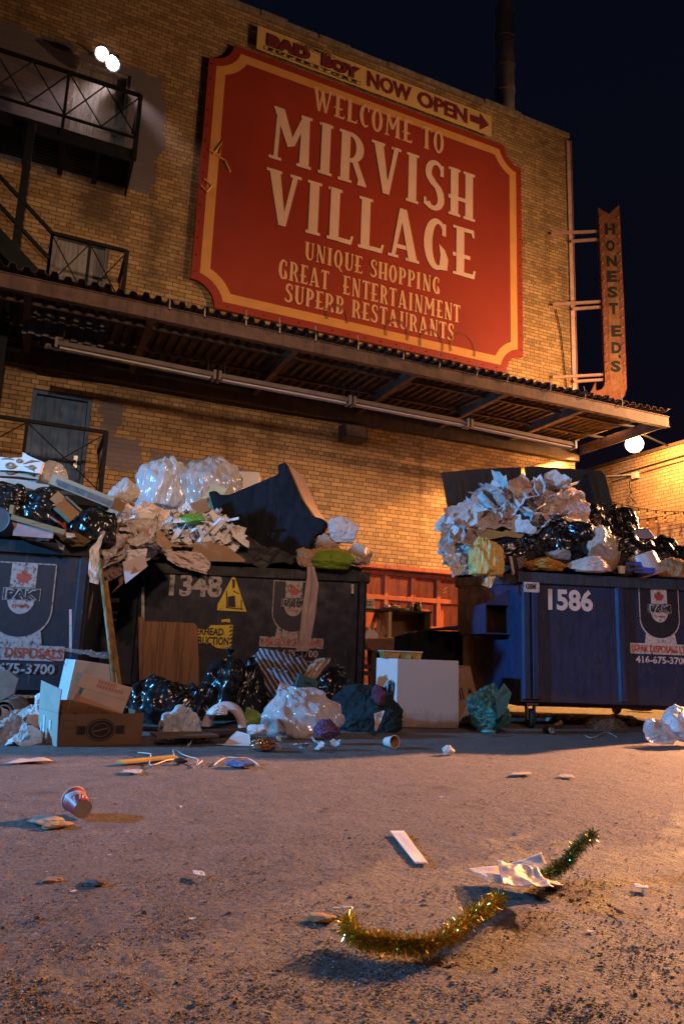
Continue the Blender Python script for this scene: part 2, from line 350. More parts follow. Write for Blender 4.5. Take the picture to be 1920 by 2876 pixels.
wl.add([(-14, D, TOP), (BX, D, TOP), (BX, D+9, TOP), (-14, D+9, TOP)], [(0, 1, 2, 3)])
wl.add([(-14, D+9, 0), (BX, D+9, 0), (BX, D+9, TOP), (-14, D+9, TOP)], [(3, 2, 1, 0)])
obj('wall', wl, BRICK, bld)
random.seed(5)
cp = MB(); x = -14
while x < BX:
    l = random.uniform(.5, 1.1); l = min(l, BX-x+.04)
    cp.box(x, x+l, D-.07+random.uniform(-.015, .01), D+.35, TOP+random.uniform(.0, .015), TOP+random.uniform(.09, .14))
    x += l-.004
obj('coping', cp, rust_mat('weathered_coping', (.16, .12, .10), (.28, .23, .19), 4, .85, 0), bld)
tr = MB(); tr.box(BX-.03, BX+.09, D-.03, D+.12, 5.45, TOP-.06); tr.box(BX+.091, BX+.10, D-.05, D+.12, 5.45, TOP-.06)
obj('corner_trim', tr, plain('trim_metal', (.42, .27, .24), .5, .2, 6), bld)
# a mortar band and pitted lintel course
DOORG = paint_mat('grey_door_paint', (.27, .25, .26), (.22, .20, .21), rough=.5)
DOORB = paint_mat('blue_door_paint', (.05, .13, .30), (.035, .09, .22), rough=.5)
def door(h, m, lab):
    x0, x1, z0, z1 = h
    dd = MB(); dd.box(x0+.065, x1-.065, D+.12, D+.17, z0+.02, z1-.065)
    o = obj('door', dd, m, bld, bevel=.004, label=lab)
    f = MB(); f.box(x0+.002, x0+.06, D+.03, D+.19, z0, z1-.002); f.box(x1-.06, x1-.002, D+.03, D+.19, z0, z1-.002); f.box(x0+.062, x1-.062, D+.03, D+.19, z1-.06, z1-.002)
    obj('frame', f, m, o)
    k = MB(); k.tube([(x1-.15, D+.12, z0+1.0), (x1-.15, D+.06, z0+1.0), (x1-.28, D+.055, z0+1.0)], .014, 8); k.box(x1-.18, x1-.12, D+.112, D+.12, z0+.9, z0+1.1)
    obj('handle', k, plain('dull_steel', (.3, .29, .28), .4, .1, 9, 0, metal=.9), o)
    if z0 > 8:
        for zz in (z1-.4, z0+.2): obj('hinge', MB().box(x1-.105, x1-.075, D+.10, D+.12, zz, zz+.2), STEELB, o)
door(holes[0], DOORG, 'pale grey steel door under the twin floodlights'); door(holes[1], DOORG, 'dim grey door behind the middle landing'); door(holes[2], DOORB, 'blue steel door above the low landing')
RED = paint_mat('red_door_paint', (.40, .085, .035), (.30, .055, .025), rust=(.16, .05, .03), rough=.5)
gd = MB(); gd.box(5.63, 8.01, D+.2, D+.24, 0, 2.215)
gdo = obj('garage_door', gd, RED, bld)
sr = MB()
for k in range(5):
    xx = 5.665+k*.572
    sr.box(xx-.045, xx+.045, D+.15, D+.197, .02, 2.2)
for z in (.06, .62, 1.16, 1.70, 2.17): sr.box(5.64, 8.0, D+.147, D+.198, z-.045, z+.04)
obj('rail', sr, RED, gdo, bevel=.004)
fr = MB(); fr.box(5.53, 8.11, D-.03, D+.02, 2.225, 2.30); 
obj('lintel', fr, RED, bld)
gr = MB(); e = .1445
for pts in ([(6.35, 1.43), (6.37, 1.60), (6.44, 1.50), (6.53, 1.61), (6.50, 1.42)],):
    gr.tube([(a, D+.19, b) for a, b in pts], .012, 6)
obj('scrawl', gr, INK, gdo)
gr = MB()
for pts in ([(7.42, 1.98), (7.5, 1.92), (7.60, 1.99)], [(7.40, 1.91), (7.5, 1.86), (7.58, 1.90)]):
    gr.tube([(a, D+.195, b) for a, b in pts], .006, 6)
obj('scrawl', gr, plain('chalk', (.6, .5, .45), .9), gdo)
# ------------------------------------------------------------------ text helpers
FONT = None
def text_mesh(s, size, bold=0.0, width=None, ext=.0008, shear=0.0, space=1.0, align='LEFT', sy=1.0):
    c = bpy.data.curves.new('lettering', 'FONT'); c.body = s; c.size = size; c.offset = bold*size; c.extrude = ext; c.shear = shear
    c.space_character = space; c.resolution_u = 3; c.align_x = align
    o = bpy.data.objects.new('tmp', c); sc.collection.objects.link(o)
    dg = bpy.context.evaluated_depsgraph_get(); me = bpy.data.meshes.new_from_object(o.evaluated_get(dg))
    bpy.data.objects.remove(o); bpy.data.curves.remove(c)
    vs = [v.co.copy() for v in me.vertices]; fs = [tuple(p.vertices) for p in me.polygons]; bpy.data.meshes.remove(me)
    x0 = min(v.x for v in vs); x1 = max(v.x for v in vs); z0 = min(v.y for v in vs); z1 = max(v.y for v in vs)
    k = (width/(x1-x0)) if width else 1.0
    mb = MB(); mb.add([((v.x-x0)*k, -v.z, (v.y-z0)*sy) for v in vs], fs); mb.w = (x1-x0)*k; mb.h = (z1-z0)*sy
    return mb
def shifted(mb, x, y, z):
    for p in mb.v: p += Vector((x, y, z))
    return mb
def text_box(s, x, z, w, h, y, bold=.02, **kw):
    """lettering fitted to the box x..x+w, z..z+h on the plane y"""
    mb = text_mesh(s, h*1.35, bold, **kw)
    for p in mb.v: p.x *= w/mb.w; p.z *= h/mb.h; p += Vector((x, y, z))
    return mb
# sign alphabet: every glyph is a set of strokes in a box one unit tall
def ell(cx, cz, rx, rz, a0, a1, n=14): return [(cx+rx*math.cos(rad(a0+(a1-a0)*i/n)), cz+rz*math.sin(rad(a0+(a1-a0)*i/n))) for i in range(n+1)]
S_, T_ = .19, .085
def Rr(x0, x1, z0, z1): return [(x0, z0), (x1, z0), (x1, z1), (x0, z1)]
def ring(o, i): return ('R', o, i)
def stem(x): return [Rr(x, x+S_, .0, 1.0), Rr(x-.05, x+S_+.05, 0, .055), Rr(x-.05, x+S_+.05, .945, 1.0)]
GL = {
 'I': (.36, stem(.085)),
 'L': (.56, stem(.06)+[[(.25, 0), (.52, 0), (.56, .17), (.51, .17), (.49, .085), (.25, .085)]]),
 'E': (.54, [Rr(.08, .08+S_, 0, 1), Rr(.0, .08, 0, .055), Rr(.0, .08, .945, 1), [(.27, 1), (.50, 1), (.52, .84), (.47, .84), (.45, .92), (.27, .92)], Rr(-.0, .42, .37, .45), [(.27, 0), (.52, 0), (.55, .17), (.50, .17), (.48, .085), (.27, .085)]]),
 'T': (.56, [Rr(.185, .185+S_, 0, .92), Rr(.135, .425, 0, .055), [(0, .82), (.05, .82), (.07, .915), (.49, .915), (.51, .82), (.56, .82), (.55, 1), (.01, 1)]]),
 'H': (.66, stem(.05)+stem(.42)+[Rr(.0, .44, .34, .42)]),
 'N': (.66, [Rr(.09, .17, 0, 1), Rr(.03, .23, 0, .05), [(.03, 1), (.24, 1), (.58, 0), (.40, 0)], Rr(.50, .58, 0, 1), Rr(.44, .64, .95, 1)]),
 'M': (.86, [[(.09, 0), (.17, 0), (.2, .9), (.12, .9)], Rr(.0, .25, 0, .055), [(.04, 1), (.26, 1), (.50, .36), (.36, .30)], [(.36, .30), (.50, .36), (.73, .95), (.62, .95)], [(.60, 0), (.80, 0), (.78, 1), (.62, 1)], Rr(.55, .85, 0, .055), Rr(.6, .83, .945, 1)]),
 'V': (.68, [[(.05, 1), (.26, 1), (.42, .0), (.28, .0)], [(.52, 1), (.62, 1), (.42, .0), (.33, .0)], Rr(.0, .30, .945, 1), Rr(.46, .68, .945, 1)]),
 'W': (.96, [[(.04, 1), (.22, 1), (.38, 0), (.26, 0)], [(.40, .8), (.50, .8), (.38, 0), (.30, 0)], [(.36, .9), (.54, .9), (.70, 0), (.58, 0)], [(.80, 1), (.90, 1), (.70, 0), (.62, 0)], Rr(.0, .26, .945, 1), Rr(.75, .96, .945, 1)]),
 'A': (.70, [[(.24, 1), (.40, 1), (.66, 0), (.46, 0)], [(.24, 1), (.34, .92), (.15, 0), (.07, 0)], Rr(.0, .23, 0, .055), Rr(.40, .70, 0, .055), Rr(.13, .52, .20, .28)]),
 'O': (.60, [ring(ell(.30, .5, .29, .52, 0, 360, 28), ell(.30, .5, .115, .42, 0, 360, 28))]),
 'Q': (.62, [ring(ell(.30, .5, .29, .52, 0, 360, 28), ell(.30, .5, .115, .42, 0, 360, 28)), [(.26, .06), (.36, .1), (.62, -.2), (.48, -.2)]]),
 'C': (.54, [ring(ell(.30, .5, .29, .52, 55, 305, 22), ell(.34, .5, .135, .42, 55, 305, 22)), Rr(.42, .51, .70, .93)]),
 'G': (.60, [ring(ell(.30, .5, .29, .52, 50, 290, 22), ell(.34, .5, .135, .42, 50, 290, 22)), [(.36, 0.0), (.56, .02), (.58, .25), (.50, .42), (.36, .52), (.40, .3)], Rr(.43, .52, .70, .95)]),
 'U': (.62, [Rr(.06, .06+S_, .3, 1), Rr(.47, .56, .3, 1), Rr(.0, .31, .945, 1), Rr(.41, .62, .945, 1), ring(ell(.31, .3, .25, .32, 180, 360, 16), ell(.36, .3, .11, .22, 180, 360, 16))]),
 'P': (.56, stem(.06)[:2]+[Rr(.01, .28, .945, 1), ring(ell(.25, .69, .30, .31, 90, -90, 16), ell(.25, .69, .13, .23, 90, -90, 16))]),
 'R': (.62, stem(.06)[:2]+[Rr(.01, .28, .945, 1), ring(ell(.25, .70, .30, .30, 90, -90, 16), ell(.25, .70, .13, .22, 90, -90, 16)), [(.30, .42), (.42, .46), (.62, .03), (.62, 0), (.42, 0), (.44, .10)]]),
 'B': (.58, stem(.06)+[ring(ell(.25, .72, .28, .28, 90, -90, 16), ell(.25, .72, .12, .20, 90, -90, 16)), ring(ell(.25, .26, .32, .26, 90, -90, 16), ell(.25, .26, .15, .18, 90, -90, 16))]),
 'S': (.50, [ring(ell(.26, .75, .23, .27, 25, 190, 14)+[(.06, .62), (.14, .52), (.26, .44), (.30, .36), (.33, .25)]+ell(.23, .22, .10, .15, 0, -150, 8), ell(.29, .74, .11, .19, 25, 190, 14)+[(.22, .66), (.30, .57), (.42, .48), (.47, .38), (.49, .26)]+ell(.23, .22, .26, .245, 0, -150, 8)), Rr(.385, .47, .72, .95), Rr(.0, .06, .05, .2)]),
 ' ': (.34, []),
}
def sign_line(out, s, x0, x1, z, h, y, gap=.09):
    mb = MB(); out.append(mb)
    adv = sum(GL[c][0]+gap for c in s)-gap; k = (x1-x0)/adv; x = x0; lay = 0
    for c in s:
        wd, parts = GL[c]
        if c == ' ' and mb.v: mb = MB(); out.append(mb)
        for pth in parts:
            yy = y-.0012*(lay % 9); lay += 1
            if isinstance(pth, tuple):
                o, i = pth[1], pth[2]; n = len(o)
                mb.add([(x+a*k, yy, z+b*h) for a, b in o]+[(x+a*k, yy, z+b*h) for a, b in i], [(j, j+1, n+j+1, n+j) for j in range(n-1)])
            else: mb.face([(x+a*k, z+b*h) for a, b in pth], yy)
        x += (wd+gap)*k
# ------------------------------------------------------------------ village billboard
X0, X1, Z0, Z1 = 2.06, 9.31, 6.64, 12.14
def ticket(x0, x1, z0, z1, cx0, cx1, cz0, cz1, r, n=10):
    """rectangle whose corners are bitten by circles of radius r about the outer corners"""
    p = []
    for cx, cz, a0, xs_, zs_ in ((cx0, cz0, 90, x0, z0), (cx1, cz0, 180, x1, z0), (cx1, cz1, 270, x1, z1), (cx0, cz1, 0, x0, z1)):
        dx = abs(xs_-cx); dz = abs(zs_-cz)
        a = math.degrees(math.asin(min(1, dx/r))); b = math.degrees(math.asin(min(1, dz/r)))
        lo, hi = a0-a, a0-90+b
        if a0 in (180, 0): lo, hi = a0-b, a0-90+a
        p += [(cx+r*math.cos(rad(lo+(hi-lo)*i/n)), cz+r*math.sin(rad(lo+(hi-lo)*i/n))) for i in range(n+1)]
    return p
bb = thing('billboard', 'big red welcome billboard with yellow band and cream lettering on the brick wall', 'billboard', frame(Vector((0, D, Z0)), 0))
_bT = Matrix.Translation((0, -D, -Z0))
def bbm(mb):
    for p in mb.v: p += Vector((0, -D, -Z0))
    return mb
pn = MB().prism(ticket(X0, X1, Z0, Z1, X0, X1, Z0, Z1, .46), D-.075, D-.004)
SIGNR = N('billboard_red'); _f = SIGNR.noise(.6, 5, .6); SIGNR.set(color=SIGNR.mix(SIGNR.ramp(SIGNR.noise(1.0, 5, .65, SIGNR.mapping((1.2, 1, .25))), [(.5, (0, 0, 0)), (.75, (.45, .45, .45))]), SIGNR.ramp(_f, [(.3, (.235, .026, .014)), (.7, (.29, .036, .018))]), (.20, .03, .03)), rough=.55, spec=.3); SIGNR = SIGNR.m
obj('panel', bbm(pn), SIGNR, bb)
def band(o, i, y):
    m = MB(); n = len(o); m.add([(a, y, b) for a, b in o]+[(a, y, b) for a, b in i], [(j, (j+1) % n, n+(j+1) % n, n+j) for j in range(n)]); return m
t0 = ticket(X0+.15, X1-.15, Z0+.15, Z1-.15, X0, X1, Z0, Z1, .62); t1 = ticket(X0+.33, X1-.33, Z0+.33, Z1-.33, X0, X1, Z0, Z1, .80)
SIGNY = plain('billboard_yellow', (.58, .27, .085), .5, .08, 3, 0)
obj('border_band', bbm(band(t0, t1, D-.078)), SIGNY, bb)
CREAM = plain('billboard_cream', (.66, .46, .40), .5, .06, 3, 0); CREAM2 = plain('billboard_peach', (.66, .38, .23), .5, .06, 3, 0)
for s, a, b, z, h, m in (('WELCOME TO', 4.18, 7.24, 11.34, .53, CREAM2), ('MIRVISH', 3.34, 8.05, 9.96, 1.15, CREAM), ('VILLAGE', 3.32, 8.06, 8.60, 1.14, CREAM),
                         ('UNIQUE SHOPPING', 4.17, 7.19, 8.04, .37, CREAM2), ('GREAT  ENTERTAINMENT', 3.67, 7.69, 7.52, .39, CREAM2), ('SUPERB RESTAURANTS', 3.82, 7.54, 7.08, .37, CREAM2)):
    ws = []; sign_line(ws, s, a, b, z, h, D-.079)
    for mb in ws: obj('lettering', bbm(mb), m, bb)
    if h > .5 and m is CREAM:
        ws = []; sign_line(ws, s, a-.022, b-.022, z-.018, h, D-.0758); sh = ws[0]
        for p in sh.v: p.y = D-.0762+(p.y-(D-.0758))*.05
        obj('letter_shadow_line', bbm(sh), plain('letter_outline', (.13, .02, .012), .6, .1, 3, 0), bb)
BM = MB().lathe([(.011, 0), (.011, .012), (.001, .014)], 8, Matrix.Rotation(rad(90), 4, 'X')).mesh('bolt'); BM.materials.append(STEELB)
for xx, zz in [(xx, Z0+.6+k*(Z1-Z0-1.2)/13) for k in range(14) for xx in (X0+.06, X1-.06)]+[(X0+.7+k*(X1-X0-1.4)/17, Z0+.07) for k in range(18)]:
    o = link('bolt', BM); o.parent = bb; o.location = (xx, -.0752, zz-Z0)
sp = MB()
for pts in ([(2.28, 9.65), (2.42, 9.95), (2.40, 9.68), (2.2, 9.72), (2.5, 9.60), (2.62, 9.40)], [(2.15, 9.1), (2.3, 9.0), (2.22, 8.85), (2.1, 8.95)]):
    sp.tube([(a, D-.082, b) for a, b in pts], .02, 6)
obj('spray_scrawl', bbm(sp), plain('yellow_spray', (.62, .36, .06), .7), bb)
for cx, cz, r in ((6.2, 6.95, .28), (7.0, 6.9, .3), (7.75, 6.95, .33), (4.9, 7.0, .25)):
    sp = MB(); p = ell(cx, cz, r, r*1.1, -20, 200, 14); q = ell(cx, cz, r-.06, r*1.1-.06, -20, 200, 14)
    sp.add([(a, D-.0925, b) for a, b in p]+[(a, D-.0925, b) for a, b in q], [(j, j+1, 15+j+1, 15+j) for j in range(14)])
    obj('faded_scrawl', bbm(sp), plain('faded_spray', (.24, .045, .022), .6, .1, 5, 0, alpha=.55), bb)
# ------------------------------------------------------------------ store banner above it
bx0, bx1, bz0, bz1 = 2.95, 8.48, 12.21, 12.75
bn = thing('banner', 'yellow store opening banner tied along the parapet above the billboard', 'banner', frame(Vector((0, D, bz0)), 0))
def bnm(mb):
    for p in mb.v: p += Vector((0, -D, -bz0))
    return mb
nxn, nzn = 120, 10; bm_ = MB()
def sag(x, z): return D-.10-.003*math.sin(x*9)-.004*NZ.noise(Vector((x*2.5, z*5, 1)))
bm_.add([(bx0+(bx1-bx0)*i/nxn, sag(bx0+(bx1-bx0)*i/nxn, j/nzn), bz0+(bz1-bz0)*j/nzn) for j in range(nzn+1) for i in range(nxn+1)],
        [(j*(nxn+1)+i, j*(nxn+1)+i+1, (j+1)*(nxn+1)+i+1, (j+1)*(nxn+1)+i) for j in range(nzn) for i in range(nxn)])
obj('sheet', bnm(bm_), plain('banner_vinyl', (.62, .40, .16), .45, .06, 2, .15, 12), bn, smooth=True)
MAROON = plain('banner_maroon', (.17, .022, .035), .5, .1, 5, 0)
BY = D-.111
obj('lettering', bnm(text_box('NOW', 5.36, 12.30, 1.05, .38, BY, .035)), MAROON, bn)
obj('lettering', bnm(text_box('OPEN', 6.56, 12.30, 1.27, .38, BY, .035)), MAROON, bn)
ar = MB().face([(7.91, 12.40), (8.17, 12.40), (8.17, 12.27), (8.41, 12.48), (8.17, 12.70), (8.17, 12.58), (7.91, 12.58)], BY)
obj('arrow', bnm(ar), MAROON, bn)
obj('lettering', bnm(text_box('BAD', 3.16, 12.38, .90, .26, BY-.004, .06)), MAROON, bn)
obj('lettering', bnm(text_box('BOY', 4.32, 12.38, .86, .26, BY-.004, .06)), MAROON, bn)
obj('lettering', bnm(text_box('BAD', 3.145, 12.365, .93, .29, BY-.001, .10)), INK, bn)
obj('lettering', bnm(text_box('BOY', 4.305, 12.365, .89, .29, BY-.001, .10)), INK, bn)
obj('lettering', bnm(text_box("LASTMAN'S", 3.86, 12.645, .66, .07, BY-.002, .02, shear=.2)), INK, bn)
obj('lettering', bnm(text_box('S U P E R S T O R E', 3.18, 12.265, 1.94, .06, BY-.002, .05)), INK, bn)
ol = MB()
o = [(3.10, 12.245), (5.20, 12.245), (5.20, 12.34), (3.10, 12.34)]
i_ = [(3.115, 12.255), (5.19, 12.255), (5.19, 12.33), (3.115, 12.33)]
ol.add([(a, BY, b) for a, b in o+i_], [(j, (j+1) % 4, 4+(j+1) % 4, 4+j) for j in range(4)])
e1 = ell(4.19, 12.68, .42, .06, 0, 360, 30); e2 = ell(4.19, 12.68, .405, .05, 0, 360, 30)
ol.add([(a, BY, b) for a, b in e1]+[(a, BY, b) for a, b in e2], [(j, j+1, 31+j+1, 31+j) for j in range(30)])
obj('outline', bnm(ol), INK, bn)
# ------------------------------------------------------------------ chimney stack on the roof
ch = thing('chimney_stack', 'tall dark banded metal chimney rising behind the parapet', 'chimney', frame(Vector((9.50, 12.75, TOP)), 0))
c = MB().lathe([(.225, 0), (.225, 3.9)], 24); obj('pipe', c, rust_mat('stack_metal', (.32, .27, .27), (.42, .36, .34), 2.5, .7), ch, smooth=True)
for z in (.42, 1.35, 2.05, 2.9):
    c = MB().lathe([(.228, z), (.25, z+.01), (.25, z+.11), (.228, z+.12)], 24); obj('band', c, rust_mat('stack_band', (.36, .26, .22), (.45, .34, .30), 5, .7) if z < 1 else bpy.data.materials['stack_band'], ch)
# ------------------------------------------------------------------ canopy
cy0 = 9.46
cn = thing('canopy', 'long rusty corrugated metal canopy bracketed to the brick wall under the billboard', 'canopy', frame(Vector((0, D, 4.93)), 0))
def cnm(mb):
    for p in mb.v: p += Vector((0, -D, -4.93))
    return mb
RUST = rust_mat('rusty_beam', (.075, .042, .032), (.15, .08, .055), 3.5, .7)
RUSTD = rust_mat('dark_rusty_steel', (.045, .032, .028), (.085, .055, .042), 4, .75)
CORR = rust_mat('corrugated_rust', (.05, .035, .032), (.10, .06, .045), 2.5, .7)
fb = MB(); fb.box(-6, BX+.02, cy0, cy0+.035, 5.06, 5.245); fb.box(-6, BX+.02, cy0-.02, cy0+.08, 5.245, 5.258); fb.box(-6, BX+.02, cy0-.02, cy0+.08, 5.047, 5.06)
obj('front_beam', cnm(fb), RUST, cn)
def corr(x0, x1, y0, y1, z0, z1, pitch=.165, hgt=.055, seed=1, jag=.06):
    m = MB(); x = x0; prof = []
    random.seed(seed)
    while x < x1:
        prof += [(x, 0), (x+pitch*.3, 0), (x+pitch*.45, hgt), (x+pitch*.85, hgt)]; x += pitch
    n = len(prof); j = 0
    vs = []
    for i, (a, b) in enumerate(prof):
        jj = random.uniform(-jag, jag*.4) if i % 4 == 0 else 0
        if i % 4 == 0: cur = jj
        vs.append((a, y0+cur*.6, z0+b))
    for a, b in prof: vs.append((a, y1, z1+b))
    m.add(vs, [(i, i+1, n+i+1, n+i) for i in range(n-1)]); return m
cs = obj('corrugated_sheet', cnm(corr(-6, BX-.08, cy0-.10, D-.01, 5.285, 5.36, .165, .06, 1, .09)), CORR, cn)
s_ = cs.modifiers.new('thick', 'SOLIDIFY'); s_.thickness = .004
ef = MB(); ef.box(BX-.03, BX+.0, cy0+.04, D-.17, 5.06, 5.275); obj('end_beam', cnm(ef), RUSTD, cn)
bkb = MB(); bkb.box(-6, BX-.02, D-.16, D-.012, 4.93, 5.22); obj('wall_beam', cnm(bkb), RUSTD, cn)
for px_, py_ in ((433, 895), (844, 984), (1182, 1057), (1440, 1111), (1658, 1158)):
    x = onY(px_, py_, cy0).x
    cb = MB(); cb.box(x-.05, x+.05, cy0+.04, D-.165, 5.10, 5.115); cb.box(x-.012, x+.012, cy0+.04, D-.165, 5.115, 5.275)
    obj('cross_beam', cnm(cb), RUST, cn)
x = onY(433, 895, cy0).x-1.6
for k in range(3):
    cb = MB(); cb.box(x-.05, x+.05, cy0+.04, D-.165, 5.10, 5.115); cb.box(x-.012, x+.012, cy0+.04, D-.165, 5.115, 5.275); obj('cross_beam', cnm(cb), RUSTD, cn); x -= 1.7
for y in (10.25, 11.1):
    pu = MB(); pu.box(-6, BX-.04, y-.03, y+.03, 5.235, 5.28); obj('purlin', cnm(pu), RUSTD, cn)
random.seed(4)
for k in range(13):
    x = onY(480+k*105+random.uniform(-20, 20), 900, cy0).x
    hk = MB().tube([(x, cy0-.06, 5.45), (x, cy0-.10, 5.30), (x+.01, cy0-.07, 5.22), (x+.03, cy0-.02, 5.24)], .008, 6); obj('gutter_hook', cnm(hk), plain('pale_metal', (.45, .36, .30), .5, .2, 9, 0, metal=.3), cn)
# unlit strip lights hanging under it
STRIPW = plain('strip_light_enamel', (.17, .135, .12), .5, .2, 5, .15)
ends = [(150, 965), (607, 1057), (984, 1127), (1312, 1190), (1612, 1252)]
labs = ['unlit strip light under the canopy, leftmost and nearest the stairs', 'unlit strip light under the canopy, second from the left', 'unlit strip light under the canopy, just right of the dead floodlight', 'unlit strip light under the canopy, rightmost, nearest the lit lamp']
SY = 10.35
for k in range(4):
    a, b = onY(*ends[k], SY), onY(*ends[k+1], SY); a.x += .03; b.x -= .03
    o = (a+b)/2; t = thing('strip_light', labs[k], 'strip light', frame(o, 0), 'strip lights under the canopy'); a -= o; b -= o
    m = MB(); m.add([(p.x, y, p.z+z) for p in (a, b) for y, z in ((-.085, -.03), (.085, -.03), (.045, .05), (-.045, .05))], [(3, 2, 1, 0), (4, 5, 6, 7), (0, 1, 5, 4), (1, 2, 6, 5), (2, 3, 7, 6), (3, 0, 4, 7)])
    obj('housing', m, STRIPW, t)
    m = MB(); m.tube([(a.x+.06, -.03, a.z-.05), (b.x-.06, -.03, b.z-.05)], .016, 8); m.tube([(a.x+.06, .04, a.z-.05), (b.x-.06, .04, b.z-.05)], .016, 8)
    obj('tube', m, plain('dead_tube', (.5, .44, .40), .3, .1, 4, 0), t)
    for p in (a, b):
        s = 1 if p is a else -1
        m = MB(); m.box(p.x+s*.01-.02, p.x+s*.01+.02, -.095, .095, p.z-.075, p.z+.07); obj('end_cap', m, STRIPW, t)
        m = MB(); m.tube([(p.x+s*.1, 0, p.z+.04), (p.x+s*.1, 0, 5.24-o.z)], .006, 6); obj('hanger', m, RUSTD, t)
# dead floodlight on the wall
o = onY(992, 1215, D-.2); t = thing('wall_floodlight', 'dead boxy floodlight mounted on the wall beneath the canopy', 'floodlight', frame(Vector((o.x, D, o.z-.17)), 0))
m = MB(); m.add([(-.24, -.36, .02), (.24, -.36, .02), (.24, -.06, .0), (-.24, -.06, 0), (-.24, -.30, .30), (.24, -.30, .30), (.24, -.04, .30), (-.24, -.04, .30)], [(0, 3, 2, 1), (4, 5, 6, 7), (0, 1, 5, 4), (1, 2, 6, 5), (2, 3, 7, 6), (3, 0, 4, 7)])
obj('housing', m, RUSTD, t, bevel=.015)
m = MB(); m.add([(-.2, -.368, .05), (.2, -.368, .05), (.2, -.318, .27), (-.2, -.318, .27)], [(0, 1, 2, 3)]); obj('glass', m, plain('dusty_glass', (.16, .12, .09), .35, .2, 6, .1), t)
m = MB(); m.box(-.05, .05, -.04, -.004, .05, .25); m.tube([(.1, -.03, .3), (.2, -.03, .36), (.3, -.03, .3), (.32, -.02, .12)], .008, 6); obj('bracket', m, STEELB, t)
# ------------------------------------------------------------------ fire escape
fe = thing('fire_escape', 'black steel fire escape with three landings, lattice railings and a stair', 'fire escape', frame(Vector((0, D, 0)), 0))
def fem(mb):
    for p in mb.v: p += Vector((0, -D, 0))
    return mb
def lattice(x0, x1, y, zt, zb, posts, cells, end=None):
    m = MB(); m.bar((x0, y, zt), (x1, y, zt), .05, .05); m.bar((x0, y, zb), (x1, y, zb), .035, .035)
    for x in posts: m.bar((x, y, zb-.35), (x, y, zt), .045, .045, up=(0, 1, 0))
    dx = (x1-x0)/cells
    for k in range(cells):
        a = x0+k*dx
        m.bar((a, y+.012, zt-.02), (a+dx, y+.012, zb+.02), .028, .012); m.bar((a, y-.012, zb+.02), (a+dx, y-.012, zt-.02), .028, .012)
    if end:
        m.bar((x1, y, zt), (x1, end, zt), .05, .05); m.bar((x1, y, zb), (x1, end, zb), .035, .035)
        m.bar((x1, y, zt), (x1, end, zb), .028, .012, up=(1, 0, 0)); m.bar((x1, y, zb), (x1, end, zt), .028, .012, up=(1, 0, 0))
        m.bar((x1, y, zb-.4), (x1, y, zt), .06, .06, up=(0, 1, 0))
    return m
Yf = 10.98
zt = onY(398, 270, Yf).z; zb = onY(383, 388, Yf).z; xr = onY(390, 330, Yf).x
obj('upper_railing', fem(lattice(xr-3.3, xr, Yf, zt, zb, [xr-3.3, xr-2.2, xr-.55*2-.02, xr-.02], 6, D-.05)), STEELB, fe)
dk = MB(); zd = zb-.24
dk.box(xr-4, xr, Yf, Yf+.03, zd-.2, zd+.02); dk.box(xr-.03, xr, Yf+.03, D-.01, zd-.2, zd+.02)
y = Yf+.06
while y < D-.03: dk.box(xr-4, xr-.035, y, y+.05, zd-.06, zd-.03); y += .085
for k in range(7): xx = xr-.55*(k+1); dk.box(xx-.04, xx+.04, Yf+.035, D-.015, zd-.14, zd-.062)
obj('upper_landing', fem(dk), STEELB, fe)
Ym = 10.9; zm = onY(357, 706, Ym).z; xm = onY(352, 760, Ym).x; xm0 = onY(148, 655, Ym).x
obj('middle_railing', fem(lattice(xm0, xm, Ym, zm, zm-.92, [xm0, (xm0+xm)/2, xm], 2, D-.05)), STEELB, fe)
dk = MB(); dk.box(-3, xm+.02, Ym-.04, D-.02, 5.62, 5.70); obj('middle_landing', fem(dk), STEELB, fe)
Yl = 10.7; zl = onY(297, 1214, Yl).z; xl = onY(292, 1290, Yl).x
obj('lower_railing', fem(lattice(xl-3.2, xl, Yl, zl, zl-.92, [xl-3.2, xl-2.13, xl-1.07, xl], 3, D-.05)), STEELB, fe)
dk = MB(); dk.box(-4, xl+.02, Yl-.04, D-.02, zl-1.12, zl-1.0); obj('lower_landing', fem(dk), STEELB, fe)
st = MB(); sx0, sz0 = xm0+.15, 5.70; sx1, sz1 = sx0-3.3, zd
for y in (Ym, Ym+.85):
    st.bar((sx0, y, sz0), (sx1, y, sz1), .05, .24, up=(0, 1, 0)) if False else st.bar((sx0, y, sz0), (sx1, y, sz1), .04, .26)
n = 15
for k in range(1, n):
    xx = sx0+(sx1-sx0)*k/n; zz = sz0+(sz1-sz0)*k/n; st.box(xx-.12, xx+.12, Ym+.03, Ym+.82, zz+.0, zz+.03)
obj('stair', fem(st), STEELB, fe)
hr = MB()
for dz in (.92, .5):
    a, b = Vector((xm0, Ym, zm-.92+dz)), Vector((xm0-3.3, Ym, zm-.92+dz+(sz1-sz0)))
    hr.bar(a, b, .05, .05)
for k in range(4): hr.bar((xm0-k*1.05, Ym, zm-.92+k*1.05*(sz1-sz0)/3.3-.25), (xm0-k*1.05, Ym, zm+k*1.05*(sz1-sz0)/3.3), .045, .045, up=(0, 1, 0))
obj('stair_railing', fem(hr), STEELB, fe)
ps = MB()
for x in (onY(92, 345, Yf).x,): ps.bar((x, Yf-.04, 0), (x, Yf-.04, zd-.05), .11, .11, up=(0, 1, 0))
obj('support_post', fem(ps), STEELB, fe)
cpn = MB()
a = onY(75, 830, 10.6); b = onY(268, 955, 10.6)
cc = corr(a.x, b.x, 0, 1, 0, 0, .19, .05, 3, 0); n = len(cc.v)//2
